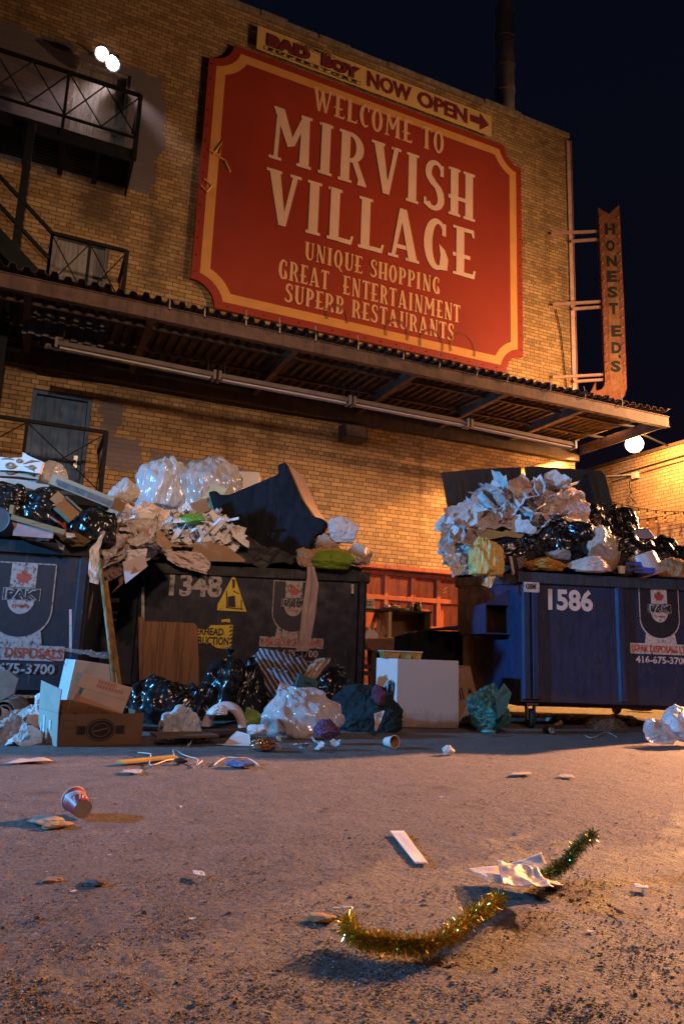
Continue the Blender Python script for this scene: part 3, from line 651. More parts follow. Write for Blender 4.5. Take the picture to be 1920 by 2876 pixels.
obj('corrugated_screen', fem(MB().add([(p.x, 10.62-p.z, a.z-.02) for p in cc.v[:n]]+[(p.x, 10.62-p.z, b.z-.1) for p in cc.v[:n]], [(i, i+1, n+i+1, n+i) for i in range(n-1)])), rust_mat('corrugated_grey_blue', (.09, .11, .14), (.13, .085, .06), 2, .6), fe)
for pts in ([(60, 1020), (110, 1050), (300, 1075), (640, 1136), (980, 1190)], [(1560, 870), (1575, 940), (1590, 1090)]):
    obj('cable', MB().tube([tuple(onY(a, b_, D-.03)) for a, b_ in pts], .012, 6), STEELB, bld)
# twin floodlights over the top door
t = thing('twin_floodlight', 'lit twin floodlight heads glaring above the upper grey door', 'floodlight', frame(Vector((.30, D, 10.95)), 0))
m = MB(); m.box(-.16, .16, -.10, -.004, -.07, .07); m.tube([(-.1, -.1, 0), (-.14, -.22, .05)], .02, 8); m.tube([(.1, -.1, -.02), (.12, -.22, -.04)], .02, 8); obj('housing', m, STEELB, t)
for px_, py_ in ((287, 150), (317, 178)):
    p = onY(px_, py_, D-.38)-Vector((.30, D, 10.95))
    T = Matrix.Translation(p) @ Vector((0, -.75, -1)).to_track_quat('Z', 'Y').to_matrix().to_4x4()
    m = MB().lathe([(.03, -.16), (.075, -.12), (.105, 0), (.115, .01)], 20, T); h = obj('lamp_head', m, STEELB, t, smooth=True); obj('visor', MB().lathe([(.118, -.02), (.128, .075), (.122, .075), (.112, -.02)], 20, T), STEELB, h, smooth=True)
    m = MB().lathe([(.104, -.005), (.10, .04), (.06, .075), (0.001, .085)], 20, T); obj('lens', m, glow('floodlight_glow', (1, .86, .78), 30) if 'floodlight_glow' not in bpy.data.materials else bpy.data.materials['floodlight_glow'], h, smooth=True)
# ------------------------------------------------------------------ wing building on the right
WX = 12.3; WT = 5.22
wg = thing('brick_wing', 'low buff brick wing wall on the right lit orange by the lamp', 'building', frame(Vector((WX, 9, 0)), 0))
BR2 = brick_mat('buff_brick_wing', (.42, .29, .15), (.34, .22, .11), (.10, .07, .05), 'YZ', stains=[(0, 6, 2.2, 2.6)])
m = MB()
m.add([(0, -6.5, 0), (0, 11.99, 0), (0, 11.99, WT), (0, -6.5, WT)], [(3, 2, 1, 0)]); m.add([(0, -6.5, 0), (6, -6.5, 0), (6, -6.5, WT), (0, -6.5, WT)], [(0, 1, 2, 3)])
m.add([(0, -6.5, WT), (6, -6.5, WT), (6, 12, WT), (0, 12, WT)], [(0, 1, 2, 3)]); obj('wall', m, BR2, wg)
m = MB(); m.box(-.05, .3, -6.55, 11.98, WT+.003, WT+.07); obj('coping', m, RUSTD, wg)
m = MB(); m.box(-1.56, -.004, 11.4, 11.6, 0, WT); obj('alley_end_wall', m, RUSTD, wg)
pa, pb = onX(1788, 1462, WX), onX(1852, 1540, WX)
m = MB(); m.box(-.05, -.003, pb.y-9, pa.y-9, pb.z-.6, pa.z); obj('boarded_window', m, plain('brown_board', (.25, .14, .06), .8, .2, 3), wg)
m = MB(); m.bar((-.035, -6.4, WT-.12), (-.035, 3.5, WT-.30), .018, .03); m.bar((-.03, -6.4, WT-.18), (-.03, 3.5, WT-.42), .012, .014); obj('cable', m, STEELB, wg)
m = MB(); a = onX(1690, 1340, WX)-Vector((WX, 9, 0)); b = onX(1785, 1333, WX)-Vector((WX, 9, 0))
m.bar((-.05, a.y, a.z), (-.05, b.y, b.z), .03, .03); m.box(-.09, -.003, b.y-.1, b.y+.06, b.z-.1, b.z+.04); obj('pipe', m, plain('pale_pipe', (.6, .5, .4), .5), wg)
m = MB(); a = onX(1785, 1355, WX)-Vector((WX, 9, 0)); c_ = onX(1790, 1395, WX)-Vector((WX, 9, 0))
m.tube([(-.2, a.y, a.z), (-.24, a.y-.03, a.z-.12), (-.2, c_.y, c_.z+.1), (-.22, c_.y+.04, c_.z), (-.1, c_.y-.05, c_.z-.2)], .012, 6); m.lathe([(.001, -.03), (.03, 0), (.001, .03)], 10, Matrix.Translation((-.2, c_.y, c_.z+.08))); obj('dangling_cable', m, STEELB, wg)
# string lights
def string(pa, pb, qn, sagd, lab, qq=14.2):
    A, B = onX(*pa, 12.12), onX(*pb, 12.12)
    t = thing('string_lights', lab, 'string lights', frame((A+B)/2, 0)); o = (A+B)/2
    f = lambda u: A.lerp(B, u)-o-Vector((0, 0, sagd*4*u*(1-u)))
    obj('wire', MB().tube([f(k/24) for k in range(25)], .008, 6), STEELB, t)
    for k in range(qn):
        p = f((k+.5)/qn); m = MB().lathe([(.012, .0), (.02, -.02), (.02, -.06), (.024, -.07)], 8, Matrix.Translation(p)); h = obj('socket', m, STEELB, t)
        m = MB().lathe([(.022, -.071), (.034, -.10), (.026, -.13), (.001, -.145)], 10, Matrix.Translation(p)); obj('bulb', m, plain('unlit_bulb', (.35, .25, .15), .2, .1, 5, 0), h)
string((1712, 1407), (1990, 1432), 11, .12, 'string of small unlit bulbs swagged across the orange brick wing')
string((1758, 1462), (1905, 1440), 6, .03, 'short lower string of unlit bulbs above the boarded window')
# the lit lamp
LP = onX(1780, 1247, 11.3)
t = thing('yard_lamp', 'glaring orange sodium lamp on a bracket beyond the end of the canopy', 'lamp', frame(LP, 0))
obj('globe', MB().lathe([(.001, -.18)]+[(.18*math.sin(rad(a)), -.18*math.cos(rad(a))) for a in range(15, 180, 15)]+[(.001, .18)], 24), glow('sodium_glow', (1, .72, .38), 22), t, smooth=True)
m = MB(); m.tube([(0, 0, .2), (.2, 0, .26), (WX-LP.x-.01, 0, .1)], .022, 8); m.lathe([(.02, .24), (.08, .2), (.12, .172), (.06, .170)], 16); obj('bracket', m, STEELB, t)
# ------------------------------------------------------------------ vertical arrow sign
F = Fr(pt(1727, 1128, 15.3), rad(-30))
es = thing('arrow_sign', 'tall rusty arrow shaped shop sign with black stacked letters beside the building corner', 'sign', F.T)
shape = [(1678, 584), (1708, 603), (1737, 576), (1750, 850), (1758, 1090), (1752, 1112), (1738, 1128), (1722, 1130), (1668, 1128), (1652, 1142), (1640, 1128), (1658, 1100), (1671, 1073), (1672, 1098), (1688, 1094), (1696, 1082), (1697, 1066), (1690, 850)]
pl = F.poly(shape)
ERUST = rust_mat('rusty_sign_face', (.20, .06, .035), (.27, .115, .07), 5, .65, .1)
obj('panel', MB().prism(pl, -.02, .16), ERUST, es)
inn = F.poly([(1696, 640), (1722, 635), (1736, 850), (1743, 1065), (1736, 1092), (1722, 1100), (1712, 1085), (1706, 850)])
obj('face', MB().face(inn, -.023), rust_mat('faded_sign_face', (.30, .17, .09), (.20, .075, .045), 6, .65, 0), es)
lets = [('H', 1711, 645, 27), ('O', 1712, 692, 24), ('N', 1716, 735, 27), ('E', 1717, 778, 26), ('S', 1718, 822, 27), ('T', 1721, 868, 24), ('E', 1728, 931, 26), ('D', 1729, 978, 26), ("'", 1738, 1003, 6), ('S', 1727, 1030, 27)]
for s, cx, cy, wpx in lets:
    a = F.px(cx-wpx/2, cy+(16 if s != "'" else 5)); b = F.px(cx+wpx/2, cy-(16 if s != "'" else 5))
    obj('lettering', text_box(s, a.x, a.z, b.x-a.x, b.z-a.z, -.026, .05), INK, es)
random.seed(2); bu = 0
for side in (0, 1):
    for k in range(19):
        u = k/18; cy = 612+u*460
        cx = (1684+u*20) if side == 0 else (1733+u*19)
        p = F.px(cx, cy); m = MB().lathe([(.022, 0), (.022, .012), (.012, .03), (.001, .032)], 8, Matrix.Translation((p.x, -.02, p.z)) @ Matrix.Rotation(rad(90), 4, 'X')); obj('bulb_socket', m, plain('bulb_socket_metal', (.36, .22, .15), .4, .1, 9, 0, metal=.3), es)
for a, b in (((1545, 655), (1680, 650)), ((1600, 678), (1682, 672)), ((1549, 855), (1690, 847)), ((1604, 868), (1690, 862)), ((1549, 1060), (1697, 1052)), ((1608, 1072), (1697, 1066))):
    A = onY(*a, D-.06); B = F.T @ F.px(*b, .08)
    A, B = F.I @ A, F.I @ B
    obj('support_arm', MB().bar(A, B, .055, .055), plain('arm_metal', (.28, .17, .15), .55, .2, 9), es)
# ------------------------------------------------------------------ soft things: bags, crumpled balls, crumpled sheets
def nz(p, s=0.0): return NZ.noise(Vector((p[0]+s*7.3, p[1]-s*3.1, p[2]+s*5.7)))
def rg(p, s=0.0): return 1-2*abs(nz(p, s))
def ico(sub):
    b = bmesh.new(); bmesh.ops.create_icosphere(b, subdivisions=sub, radius=1)
    b.verts.ensure_lookup_table(); vs = [v.co.copy() for v in b.verts]; fs = [tuple(v.index for v in f.verts) for f in b.faces]; b.free(); return vs, fs
ICO = {}
def crumple(seed, rx, ry, rz, sub=4, amp=.30, fr=1.5, flat=.75, T=None):
    """crumpled lump, centred: a polyhedron of random facets broken by sharp creases"""
    if sub not in ICO: ICO[sub] = ico(sub)
    vs, fs = ICO[sub]; out = []; rnd = random.Random(seed)
    pl = []
    for k in range(22):
        z = rnd.uniform(-1, 1); a = rnd.uniform(0, 6.283); q = math.sqrt(1-z*z); pl.append((Vector((q*math.cos(a), q*math.sin(a), z)), rnd.uniform(.62, .98)))
    for v in vs:
        r = 1.25
        for nn, dd in pl:
            c_ = nn.dot(v)
            if c_ > .05: r = min(r, dd/c_)
        r = r*.92+amp*(.42*rg(v*fr, seed)+.34*rg(v*fr*2.6, seed+1)+.20*rg(v*fr*5.5, seed+2))*.62
        z = v.z*r
        if z < -flat: z = -flat+(z+flat)*.15
        out.append((v.x*r*rx, v.y*r*ry, z*rz))
    return MB().add(out, fs, T)
def bag(seed, rx, ry, rz, lump=.26, fold=.22, nu=120, nv=64, knot=True, tilt=(0, 0), flat=.62, sag=.15):
    """tied bin bag: lumpy belly, folds running up to a knot and a little frilled neck"""
    vs = []; fs = []
    R = Matrix.Rotation(tilt[0], 3, 'X') @ Matrix.Rotation(tilt[1], 3, 'Y')
    for j in range(nv+1):
        u = j/nv
        for i in range(nu):
            ph = 2*math.pi*i/nu
            if knot and u < .14:
                t = u/.14; rad_ = (.24-.17*math.sin(min(1, t*1.25)*math.pi/2)) if t < .8 else .07+.13*(t-.8)/.2
                rad_ *= 1+.35*nz((math.cos(ph)*3, math.sin(ph)*3, t*2), seed)
                z = 1.16-.26*t; x, y = math.cos(ph)*rad_, math.sin(ph)*rad_
            else:
                th = math.pi*((u-.14)/.86*.94+.06) if knot else math.pi*u
                d = Vector((math.sin(th)*math.cos(ph), math.sin(th)*math.sin(ph), math.cos(th)))
                r = 1+lump*nz(d*1.3, seed)+lump*.55*nz(d*2.9, seed+1)
                near = math.exp(-th*1.1)
                r -= fold*(.10+1.3*near)*abs(nz((math.cos(ph)*4.2, math.sin(ph)*4.2, th*.8), seed+2))
                r += fold*.28*rg((math.cos(ph)*2.2+d.z, math.sin(ph)*2.2, d.z*1.4), seed+3)*min(1, th)
                r += fold*.20*rg((math.cos(ph)*5, math.sin(ph)*5, d.z*1.6), seed+5)+fold*.10*rg((math.cos(ph)*11, math.sin(ph)*11, d.z*3.5), seed+6)+.02*nz(d*4.5, seed+7)
                x, y, z = d.x*r, d.y*r, d.z*r*(.92 if th < 1.2 else 1)
                if z < 0: x *= 1+sag*(-z); y *= 1+sag*(-z)
            p = R @ Vector((x, y, z))
            if p.z < -flat: p.z = -flat+(p.z+flat)*.12
            vs.append((p.x*rx, p.y*ry, (p.z+flat)*rz))
    for j in range(nv):
        for i in range(nu): fs.append((j*nu+i, (j+1)*nu+i, (j+1)*nu+(i+1) % nu, j*nu+(i+1) % nu))
    fs.append(tuple(range(nu-1, -1, -1)) if False else tuple(range(nu))); fs.append(tuple(range((nv+1)*nu-1, nv*nu-1, -1)))
    return MB().add(vs, fs)
def sheet(seed, w_, h_, n=22, amp=.16, fr=2.2, curl=.2, ragged=.06, T=None):
    """crumpled sheet lying in its own xy plane"""
    vs = []; fs = []; random.seed(seed)
    c1, c2 = random.uniform(-curl, curl), random.uniform(-curl, curl)
    for j in range(n+1):
        for i in range(n+1):
            x, y = i/n-.5, j/n-.5
            p = (x*fr, y*fr, 0)
            z = amp*(.7*rg(p, seed)+.4*rg((x*fr*2.4, y*fr*2.4, 1), seed+1)+.2*rg((x*fr*5, y*fr*5, 2), seed+2))*.6
            z += c1*(x*x*2-.1)+c2*(y*y*2-.1)+.3*curl*nz((x*1.5, y*1.5, 3), seed)
            e = max(abs(x), abs(y))*2
            xx = x+ragged*nz((x*6, y*6, 5), seed)+.10*amp*rg((x*3, y*3, 7), seed)*6*x
            yy = y+ragged*nz((x*6, y*6, 9), seed)+.10*amp*rg((x*3, y*3, 8), seed)*6*y
            vs.append((xx*w_, yy*h_, z*min(w_, h_)*1.0))
    for j in range(n):
        for i in range(n): fs.append((j*(n+1)+i, j*(n+1)+i+1, (j+1)*(n+1)+i+1, (j+1)*(n+1)+i))
    return MB().add(vs, fs, T)
def size(x0, y0, x1, y1, q, yaw=CAMYAW):
    """working frame at the middle of a photo box, q metres out; half width, half height"""
    F = at((x0+x1)/2, (y0+y1)/2, q, yaw); a = F.px(x0, (y0+y1)/2); b = F.px(x1, (y0+y1)/2); c = F.px((x0+x1)/2, y0); d = F.px((x0+x1)/2, y1)
    return F, (b.x-a.x)/2, (c.z-d.z)/2
def ball(name, label, cat, box, q, m, seed, dep=.8, sub=4, amp=.34, fr=1.5, group=None, smooth=False, ground=False, yaw=CAMYAW):
    F, rx, rz = size(*box, q, yaw); T = F.T
    mb = crumple(seed, rx*1.12, max(rx, rz)*dep, rz*1.12, sub, amp, fr)
    return obj(name, mb, m, None, T, smooth, 0, label, cat, group)
def sack(name, label, cat, box, q, m, seed, dep=.85, knot=True, tilt=(0, 0), group=None, lump=.26, fold=.22, yaw=CAMYAW):
    F, rx, rz = size(*box, q, yaw); T = F.T @ Matrix.Translation((0, 0, -rz))
    k = 2*rz/(1.62+(.1 if knot else 0))
    mb = bag(seed, rx*.97, max(rx, rz)*dep, k, lump, fold, knot=knot, tilt=tilt)
    return obj(name, mb, m, None, T, True, 0, label, cat, group)
def flap(name, label, cat, poly, q, m, th=.006, yaw=CAMYAW, bevel=0, lean=0.0, group=None, parent=None, y=0):
    """a flat panel traced in its own upright plane at a real distance, with thickness"""
    cx = sum(p[0] for p in poly)/len(poly); cy = max(p[1] for p in poly)
    F = at(cx, cy, q, yaw); P = F.poly(poly)
    return obj(name, MB().prism(P, y, y+th), m, parent, F.T @ Matrix.Rotation(-lean, 4, 'X'), False, bevel, label, cat, group)
def cloth(name, label, cat, poly_l, poly_r, q, m, amp=.03, n=16, seed=1, group=None, fr=4, yaw=CAMYAW, sub=24, dq=0):
    """hanging or lying cloth between a left and a right outline (photo pixels, top to bottom), rippled in depth"""
    F = at(poly_l[0][0], poly_l[0][1], q, yaw); vs = []; fs = []
    def along(pl, u):
        k = u*(len(pl)-1); i = min(int(k), len(pl)-2); f = k-i; return (pl[i][0]*(1-f)+pl[i+1][0]*f, pl[i][1]*(1-f)+pl[i+1][1]*f)
    for j in range(sub+1):
        u = j/sub; a, b = along(poly_l, u), along(poly_r, u)
        for i in range(n+1):
            f = i/n; p = F.px(a[0]*(1-f)+b[0]*f, a[1]*(1-f)+b[1]*f)
            y = amp*(rg((f*fr, u*fr*.7, seed), seed)+.5*rg((f*fr*2.6, u*fr*1.6, 1), seed+1))-dq*u
            vs.append((p.x, y, p.z))
    for j in range(sub):
        for i in range(n): fs.append((j*(n+1)+i, (j+1)*(n+1)+i, (j+1)*(n+1)+i+1, j*(n+1)+i+1))
    return obj(name, MB().add(vs, fs), m, None, F.T, True, 0, label, cat, group)
# ------------------------------------------------------------------ dumpsters
BLUE = paint_mat('blue_dumpster_paint', (.017, .040, .125), (.009, .019, .055), rust=(.11, .042, .018), rough=.42)
NAVY = paint_mat('navy_dumpster_paint', (.0075, .012, .030), (.005, .008, .017), rust=(.03, .016, .01), rough=.5)
RIMP = paint_mat('dumpster_rim_paint', (.035, .06, .10), (.022, .035, .055), rough=.5)
RIMD = paint_mat('dark_rim_paint', (.012, .014, .02), (.008, .009, .012), rough=.55)
RUBBER = plain('black_rubber', (.015, .015, .016), .7, .2, 9, .2, 30)
LIDP = plain('black_lid_plastic', (.022, .021, .022), .45, .3, 4, .25, 14, .01)
LEAF = [(0, 1), (.10, .78), (.22, .84), (.19, .52), (.36, .66), (.42, .56), (.64, .60), (.56, .40), (.66, .33), (.36, .10), (.40, -.02), (.05, .02), (.04, -.22)]
LEAF = LEAF+[(-x, z) for x, z in LEAF[::-1]]
def dumpster(lab, FL, yaw, w_, dep, paint, rim, ribs, pockets=(-1, 1), rim_z=1.546, bot=.26):
    t = thing('dumpster', lab, 'dumpster', frame(FL, yaw))
    side = [(0, bot), (0, rim_z-.02), (dep, rim_z+.14), (dep, bot), (dep-.12, bot-.05), (.12, bot-.05)]
    T = Matrix(((0, 1, 0, 0), (1, 0, 0, 0), (0, 0, 1, 0), (0, 0, 0, 1)))
    b = MB(); v = [(x, y, z) for x in (0, w_) for y, z in side]; n = len(side)
    fs = [(i, (i+1) % n, n+(i+1) % n, n+i) for i in range(n) if i != 1]
    fs += [tuple(range(n)), tuple(range(2*n-1, n-1, -1))]
    b.add(v, fs); b.add([(.01, .01, rim_z-.22), (w_-.01, .01, rim_z-.22), (w_-.01, dep-.01, rim_z-.1), (.01, dep-.01, rim_z-.1)], [(0, 1, 2, 3)])
    body = obj('body', b, paint, t)
    s_ = body.modifiers.new('weld', 'WELD'); s_.merge_threshold = .0001
    r = MB(); r.box(-.03, w_+.03, -.035, -.002, rim_z-.11, rim_z); r.box(-.03, w_+.03, -.001, .05, rim_z-.035, rim_z-.002)
    for x0, x1 in ((-.03, .04), (w_-.04, w_+.03)):
        r.add([(x, y, z) for x in (x0, x1) for y, z in ((.051, rim_z-.12), (dep, rim_z+.04), (dep, rim_z+.15), (.051, rim_z-.002))], [(0, 1, 2, 3), (7, 6, 5, 4), (0, 4, 5, 1), (1, 5, 6, 2), (2, 6, 7, 3), (3, 7, 4, 0)])
    r.box(-.03, w_+.03, dep+.001, dep+.04, rim_z+.03, rim_z+.15)
    obj('rim', r, rim, t, bevel=.006)
    for x in [.055, w_-.055]+list(ribs):
        wdt = .045
        m = MB(); m.add([(x-wdt, -.003, bot+.02), (x-wdt*.6, -.036, bot+.03), (x+wdt*.6, -.036, bot+.03), (x+wdt, -.003, bot+.02), (x-wdt, -.003, rim_z-.112), (x-wdt*.6, -.036, rim_z-.112), (x+wdt*.6, -.036, rim_z-.112), (x+wdt, -.003, rim_z-.112)], [(0, 1, 5, 4), (1, 2, 6, 5), (2, 3, 7, 6), (3, 2, 1, 0)])
        obj('rib', m, paint, t)
    for s in (-1, 1):
        xo = 0 if s < 0 else w_
        if s in pockets:
          m = MB(); x0, x1 = sorted((xo+s*.003, xo+s*.27)); y0, y1, z0, z1 = .30, 1.25, .93, 1.22
          for a in ((x0, x1, y0, y1, z1, z1+.012), (x0, x1, y0, y1, z0-.012, z0), (x0, x0+.012, y0, y1, z0, z1), (x1-.012, x1, y0, y1, z0, z1)): m.box(*a)
          m.add([(xo+s*.003, y0+.02, z1+.014), (xo+s*.26, y0+.02, z1+.014), (xo+s*.003, y0+.02, z1+.17), (xo+s*.003, y0+.04, z1+.014), (xo+s*.26, y0+.04, z1+.014), (xo+s*.003, y0+.04, z1+.17)], [(0, 1, 2), (5, 4, 3), (1, 4, 5, 2)])
          obj('fork_pocket', m, paint, t)
        for yy in (.10, dep-.1):
            xx = xo-s*.13
            m = MB().lathe([(.03, -.028), (.088, -.028), (.095, -.016), (.095, .016), (.088, .028), (.03, .028)], 20, Matrix.Translation((xx, yy, .095)) @ Matrix.Rotation(rad(90), 4, 'Y')); m.disc(.03, .028, 12, Matrix.Translation((xx, yy, .095)) @ Matrix.Rotation(rad(90), 4, 'Y')); m.disc(.03, -.028, 12, Matrix.Translation((xx, yy, .095)) @ Matrix.Rotation(rad(90), 4, 'Y'))
            wh = obj('caster', m, RUBBER, t)
            m = MB(); m.box(xx-.045, xx-.034, yy-.035, yy+.035, .08, .23); m.box(xx+.034, xx+.045, yy-.035, yy+.035, .08, .23); m.box(xx-.06, xx+.06, yy-.06, yy+.06, .23, .25)
            obj('fork', m, plain('caster_steel', (.25, .20, .17), .5, .3, 9, 0, metal=.6), wh)
    return t, w_
def shield(t, cx, zt, k, lines, cut_words=True, y=-.004, DECALW=DECALW):
    """hauler's shield decal: white outline, centre bar with red maple leaf, banded word, half disc, flared foot and banner"""
    h = k*1.25; p = [(cx-k/2, zt), (cx+k/2, zt), (cx+k/2, zt-h*.62)]+ell(cx, zt-h*.62, k/2, h*.38, 0, -180, 16)[1:]
    def inset(s, dz): return [(cx+(x-cx)*s, zt-dz+(z-zt)*s) for x, z in p]
    mb = MB().face(p, y); obj('decal_outline', mb, DECALW, t)
    obj('decal_field', MB().face(inset(.955, .02*k), y-.0015), DECALD, t)
    ct = MB().face(Rr(cx-k*.2, cx+k*.2, zt-h*.33, zt-.02*k), y-.003); ct.face(ell(cx, zt-h*.47, k*.215, k*.26, 0, -180, 14), y-.003); obj('decal_centre', ct, DECALW, t)
    obj('maple_leaf', MB().face([(cx+a*k*.19, zt-h*.27+b*k*.25) for a, b in LEAF], y-.0045), DECALR, t)
    obj('decal_band', MB().face(Rr(cx-k*.29, cx+k*.29, zt-h*.50, zt-h*.34), y-.0042), DECALW, t)
    obj('decal_band_field', MB().face(Rr(cx-k*.28, cx+k*.28, zt-h*.493, zt-h*.347), y-.0052), DECALD, t)
    obj('lettering', text_box('PAK', cx-k*.25, zt-h*.488, k*.50, h*.135, y-.0062, .06), DECALW, t)
    obj('lettering', text_box('PAK', cx-k*.225, zt-h*.480, k*.45, h*.11, y-.0072, .02), DECALD, t)
    obj('lettering', text_box('(1989)', cx-k*.13, zt-h*.60, k*.26, h*.05, y-.0048, .02), DECALR, t)
    ft = MB().face([(cx-k*.36, zt-h*.90), (cx-k*.40, zt-h*1.08), (cx+k*.40, zt-h*1.08), (cx+k*.36, zt-h*.90)]+ell(cx, zt-h*.62, k*.40, h*.37, -42, -138, 10), y-.0008); obj('decal_foot', ft, DECALW, t)
    wb = k*1.52; obj('banner', MB().face(Rr(cx-wb/2, cx+wb/2, zt-h*1.27, zt-h*1.075), y-.002), DECALW, t)
    obj('lettering', text_box(lines[0], cx-wb*.48, zt-h*1.24, wb*.96, h*.135, y-.004, .02), DECALR, t)
    for i, s in enumerate(lines[1:]):
        ww = wb*.84; obj('lettering', text_box(s, cx-ww/2, zt-h*(1.44+i*.195), ww, h*.135, y-.003, .03), DECALW, t)
# right dumpster
FL2 = gp(1490, 2045)-Vector((.13*math.cos(rad(-20))-.10*math.sin(rad(-20)), .13*math.sin(rad(-20))+.10*math.cos(rad(-20)), 0))
FL2 = Vector((pt(1461, 1800, 7.30).x, pt(1461, 1800, 7.30).y, 0))
D2Y = rad(-17)
d2, W2 = dumpster('faded royal blue dumpster marked 1586 under a heap of white paper and bags', FL2, D2Y, 2.25, 2.3, BLUE, RIMP, [Fr(FL2, D2Y).px(1500, 1800).x, Fr(FL2, D2Y).px(1741, 1800).x])
F2 = Fr(FL2, D2Y); FL2y = F2
def dnum(t, F, s, box, y, m=DECALW):
    a = F.px(box[0], box[3]); b = F.px(box[2], box[1]); obj('lettering', text_box(s, a.x, a.z, b.x-a.x, b.z-a.z, y, .035), m, t)
dnum(d2, F2, '1586', (1538, 1658, 1662, 1713), -.004, plain('fresh_white_decal', (.66, .60, .55), .5, .1, 9, 0))
c = F2.px(1846, 1647); shield(d2, c.x, c.z, F2.px(1902, 1700).x-F2.px(1790, 1700).x, ['U-PAK DISPOSALS LTD.', '416-675-3700'], y=-.005)
a = F2.px(1463, 1663); b = F2.px(1509, 1637)
obj('sticker', MB().face(Rr(a.x+.01, b.x, a.z, b.z), -.040), DECALW, d2); obj('lettering', text_box('GBM', a.x+.03, a.z+.03, (b.x-a.x)*.6, (b.z-a.z)*.55, -.042, .03), INK, d2)
# lids of the right dumpster, thrown open against the back
for k, (poly, lb) in enumerate(((([(1239, 1327), (1330, 1318), (1462, 1311), (1500, 1640), (1295, 1640)]), 'left lid'), (([(1473, 1311), (1500, 1309), (1560, 1313), (1688, 1322), (1700, 1335), (1776, 1640), (1512, 1640)]), 'right lid'))):
    FF = Fr(F2.T @ Vector((0, 2.38, 0)), D2Y); P = FF.poly(poly); m = MB().prism(P, 0, .03)
    o = obj('lid', m, LIDP, d2, bevel=.006); o.matrix_local = Matrix.Translation((0, 2.38, 0))
    rb_ = MB()
    for s in (.2, .5, .8):
        a, b = Vector((P[0][0], 0, P[0][1])).lerp(Vector((P[-3 if k else 2][0], 0, P[0][1])), s), 0
    for s in (.18, .5, .82):
        tp = Vector((P[0][0], -.012, P[0][1])).lerp(Vector((P[2 if k == 0 else 3][0], -.012, P[2 if k == 0 else 3][1])), s); bt = Vector((P[-1][0], -.012, P[-1][1])).lerp(Vector((P[-2][0], -.012, P[-2][1])), s)
        rb_.bar(tp.lerp(bt, .03), bt, .05, .02)
    obj('lid_rib', rb_, LIDP, o)
a = F2.px(1287, 1480, 2.25); b = F2.px(1287, 1650, 2.25); obj('lid_arm', MB().bar((a.x, 2.25, a.z), (b.x, 2.25, b.z), .04, .04), STEELB, d2)
# middle dumpster
FLm = pt(398, 1700, 7.75)-Vector((math.cos(rad(-19.5)), math.sin(rad(-19.5)), 0))*.56; FLm.z = 0
dm, Wm = dumpster('dark navy dumpster marked 1348 with a yellow warning triangle and an upended armchair on top', FLm, rad(-19.5), 2.98, 1.55, NAVY, RIMD, [.56], ())
Fm = Fr(FLm, rad(-19.5))
dnum(dm, Fm, '1348', (474, 1613, 626, 1673), -.004, DECALDIM)
tri = Fm.poly([(657, 1612), (612, 1697), (610, 1714), (692, 1718)]); obj('warning_triangle', MB().face(tri, -.004), DECALY, dm)
sy = MB(); sy.face(Fm.poly([(640, 1676), (660, 1673), (662, 1706), (640, 1704)]), -.006); sy.face(Fm.poly([(652, 1628), (661, 1628), (659, 1652), (654, 1652)]), -.006)
for p in ([(637, 1660), (638, 1708)], [(678, 1684), (678, 1712)], [(634, 1706), (682, 1711)], [(655, 1660), (672, 1668)]):
    A, B = Fm.px(*p[0]), Fm.px(*p[1]); sy.bar((A.x, -.006, A.z), (B.x, -.006, B.z), .012, .003, up=(0, 1, 0))
obj('warning_symbol', sy, INK, dm)
obj('warning_plate', MB().face(Fm.poly([(548, 1760), (580, 1770), (592, 1756), (654, 1755), (650, 1824), (610, 1820), (590, 1808), (548, 1806)]), -.004), DECALY, dm)
for s, bx in (('OVERHEAD', (520, 1765, 629, 1782)), ('OBSTRUCTION', (508, 1790, 643, 1808))): dnum(dm, Fm, s, bx, -.006, INK)
st_ = MB()
for k in range(6): st_.face(Fm.poly([(645, 1760+k*11), (652, 1757+k*11), (652, 1762+k*11), (645, 1765+k*11)]), -.006)
obj('hazard_stripes', st_, INK, dm)
obj('torn_label', MB().face(Fm.poly([(622, 1740), (646, 1738), (646, 1749), (634, 1746), (622, 1748)]), -.004), DECALY, dm)
c = Fm.px(827, 1632); shield(dm, c.x, c.z, Fm.px(886, 1700).x-Fm.px(769, 1700).x, ['U-PAK GROUP OF COMPANIES', '416-675-3700', '866-298-8725'], DECALW=DECALDIM)
for bx in ((400, 1650, 408, 1742), (985, 1642, 992, 1668)):
    P = Fm.poly(Rr(bx[0], bx[2], bx[3], bx[1])); obj('reflector_tape', MB().face(P, -.039), DECALW, dm)
for bx in ((312, 1680, 336, 1692), (310, 1716, 332, 1724), (308, 1738, 328, 1744)):
    obj('torn_sticker', MB().face(Fm.poly(Rr(bx[0], bx[2], bx[3], bx[1])), -.004), DECALW, dm)
# left dumpster
FRl = pt(245, 1700, 6.45); yl = rad(-12); wl_ = 2.4
FLl = FRl-Vector((math.cos(yl), math.sin(yl), 0))*wl_; FLl.z = 0
dl, Wl = dumpster('dark navy dumpster at the left edge heaped with boxes and cut-out panels', FLl, yl, wl_, 1.5, NAVY, RIMD, [wl_*.35], ())
Fl = Fr(FLl, yl)
c = Fl.px(73, 1580); shield(dl, c.x, c.z, (Fl.px(155, 1650).x-c.x)*2, ['U-PAK DISPOSALS', '416-675-3700'], DECALW=DECALDIM)
P = Fl.poly(Rr(197, 204, 1832, 1712)); obj('reflector_tape', MB().face(P, -.039), DECALW, dl)
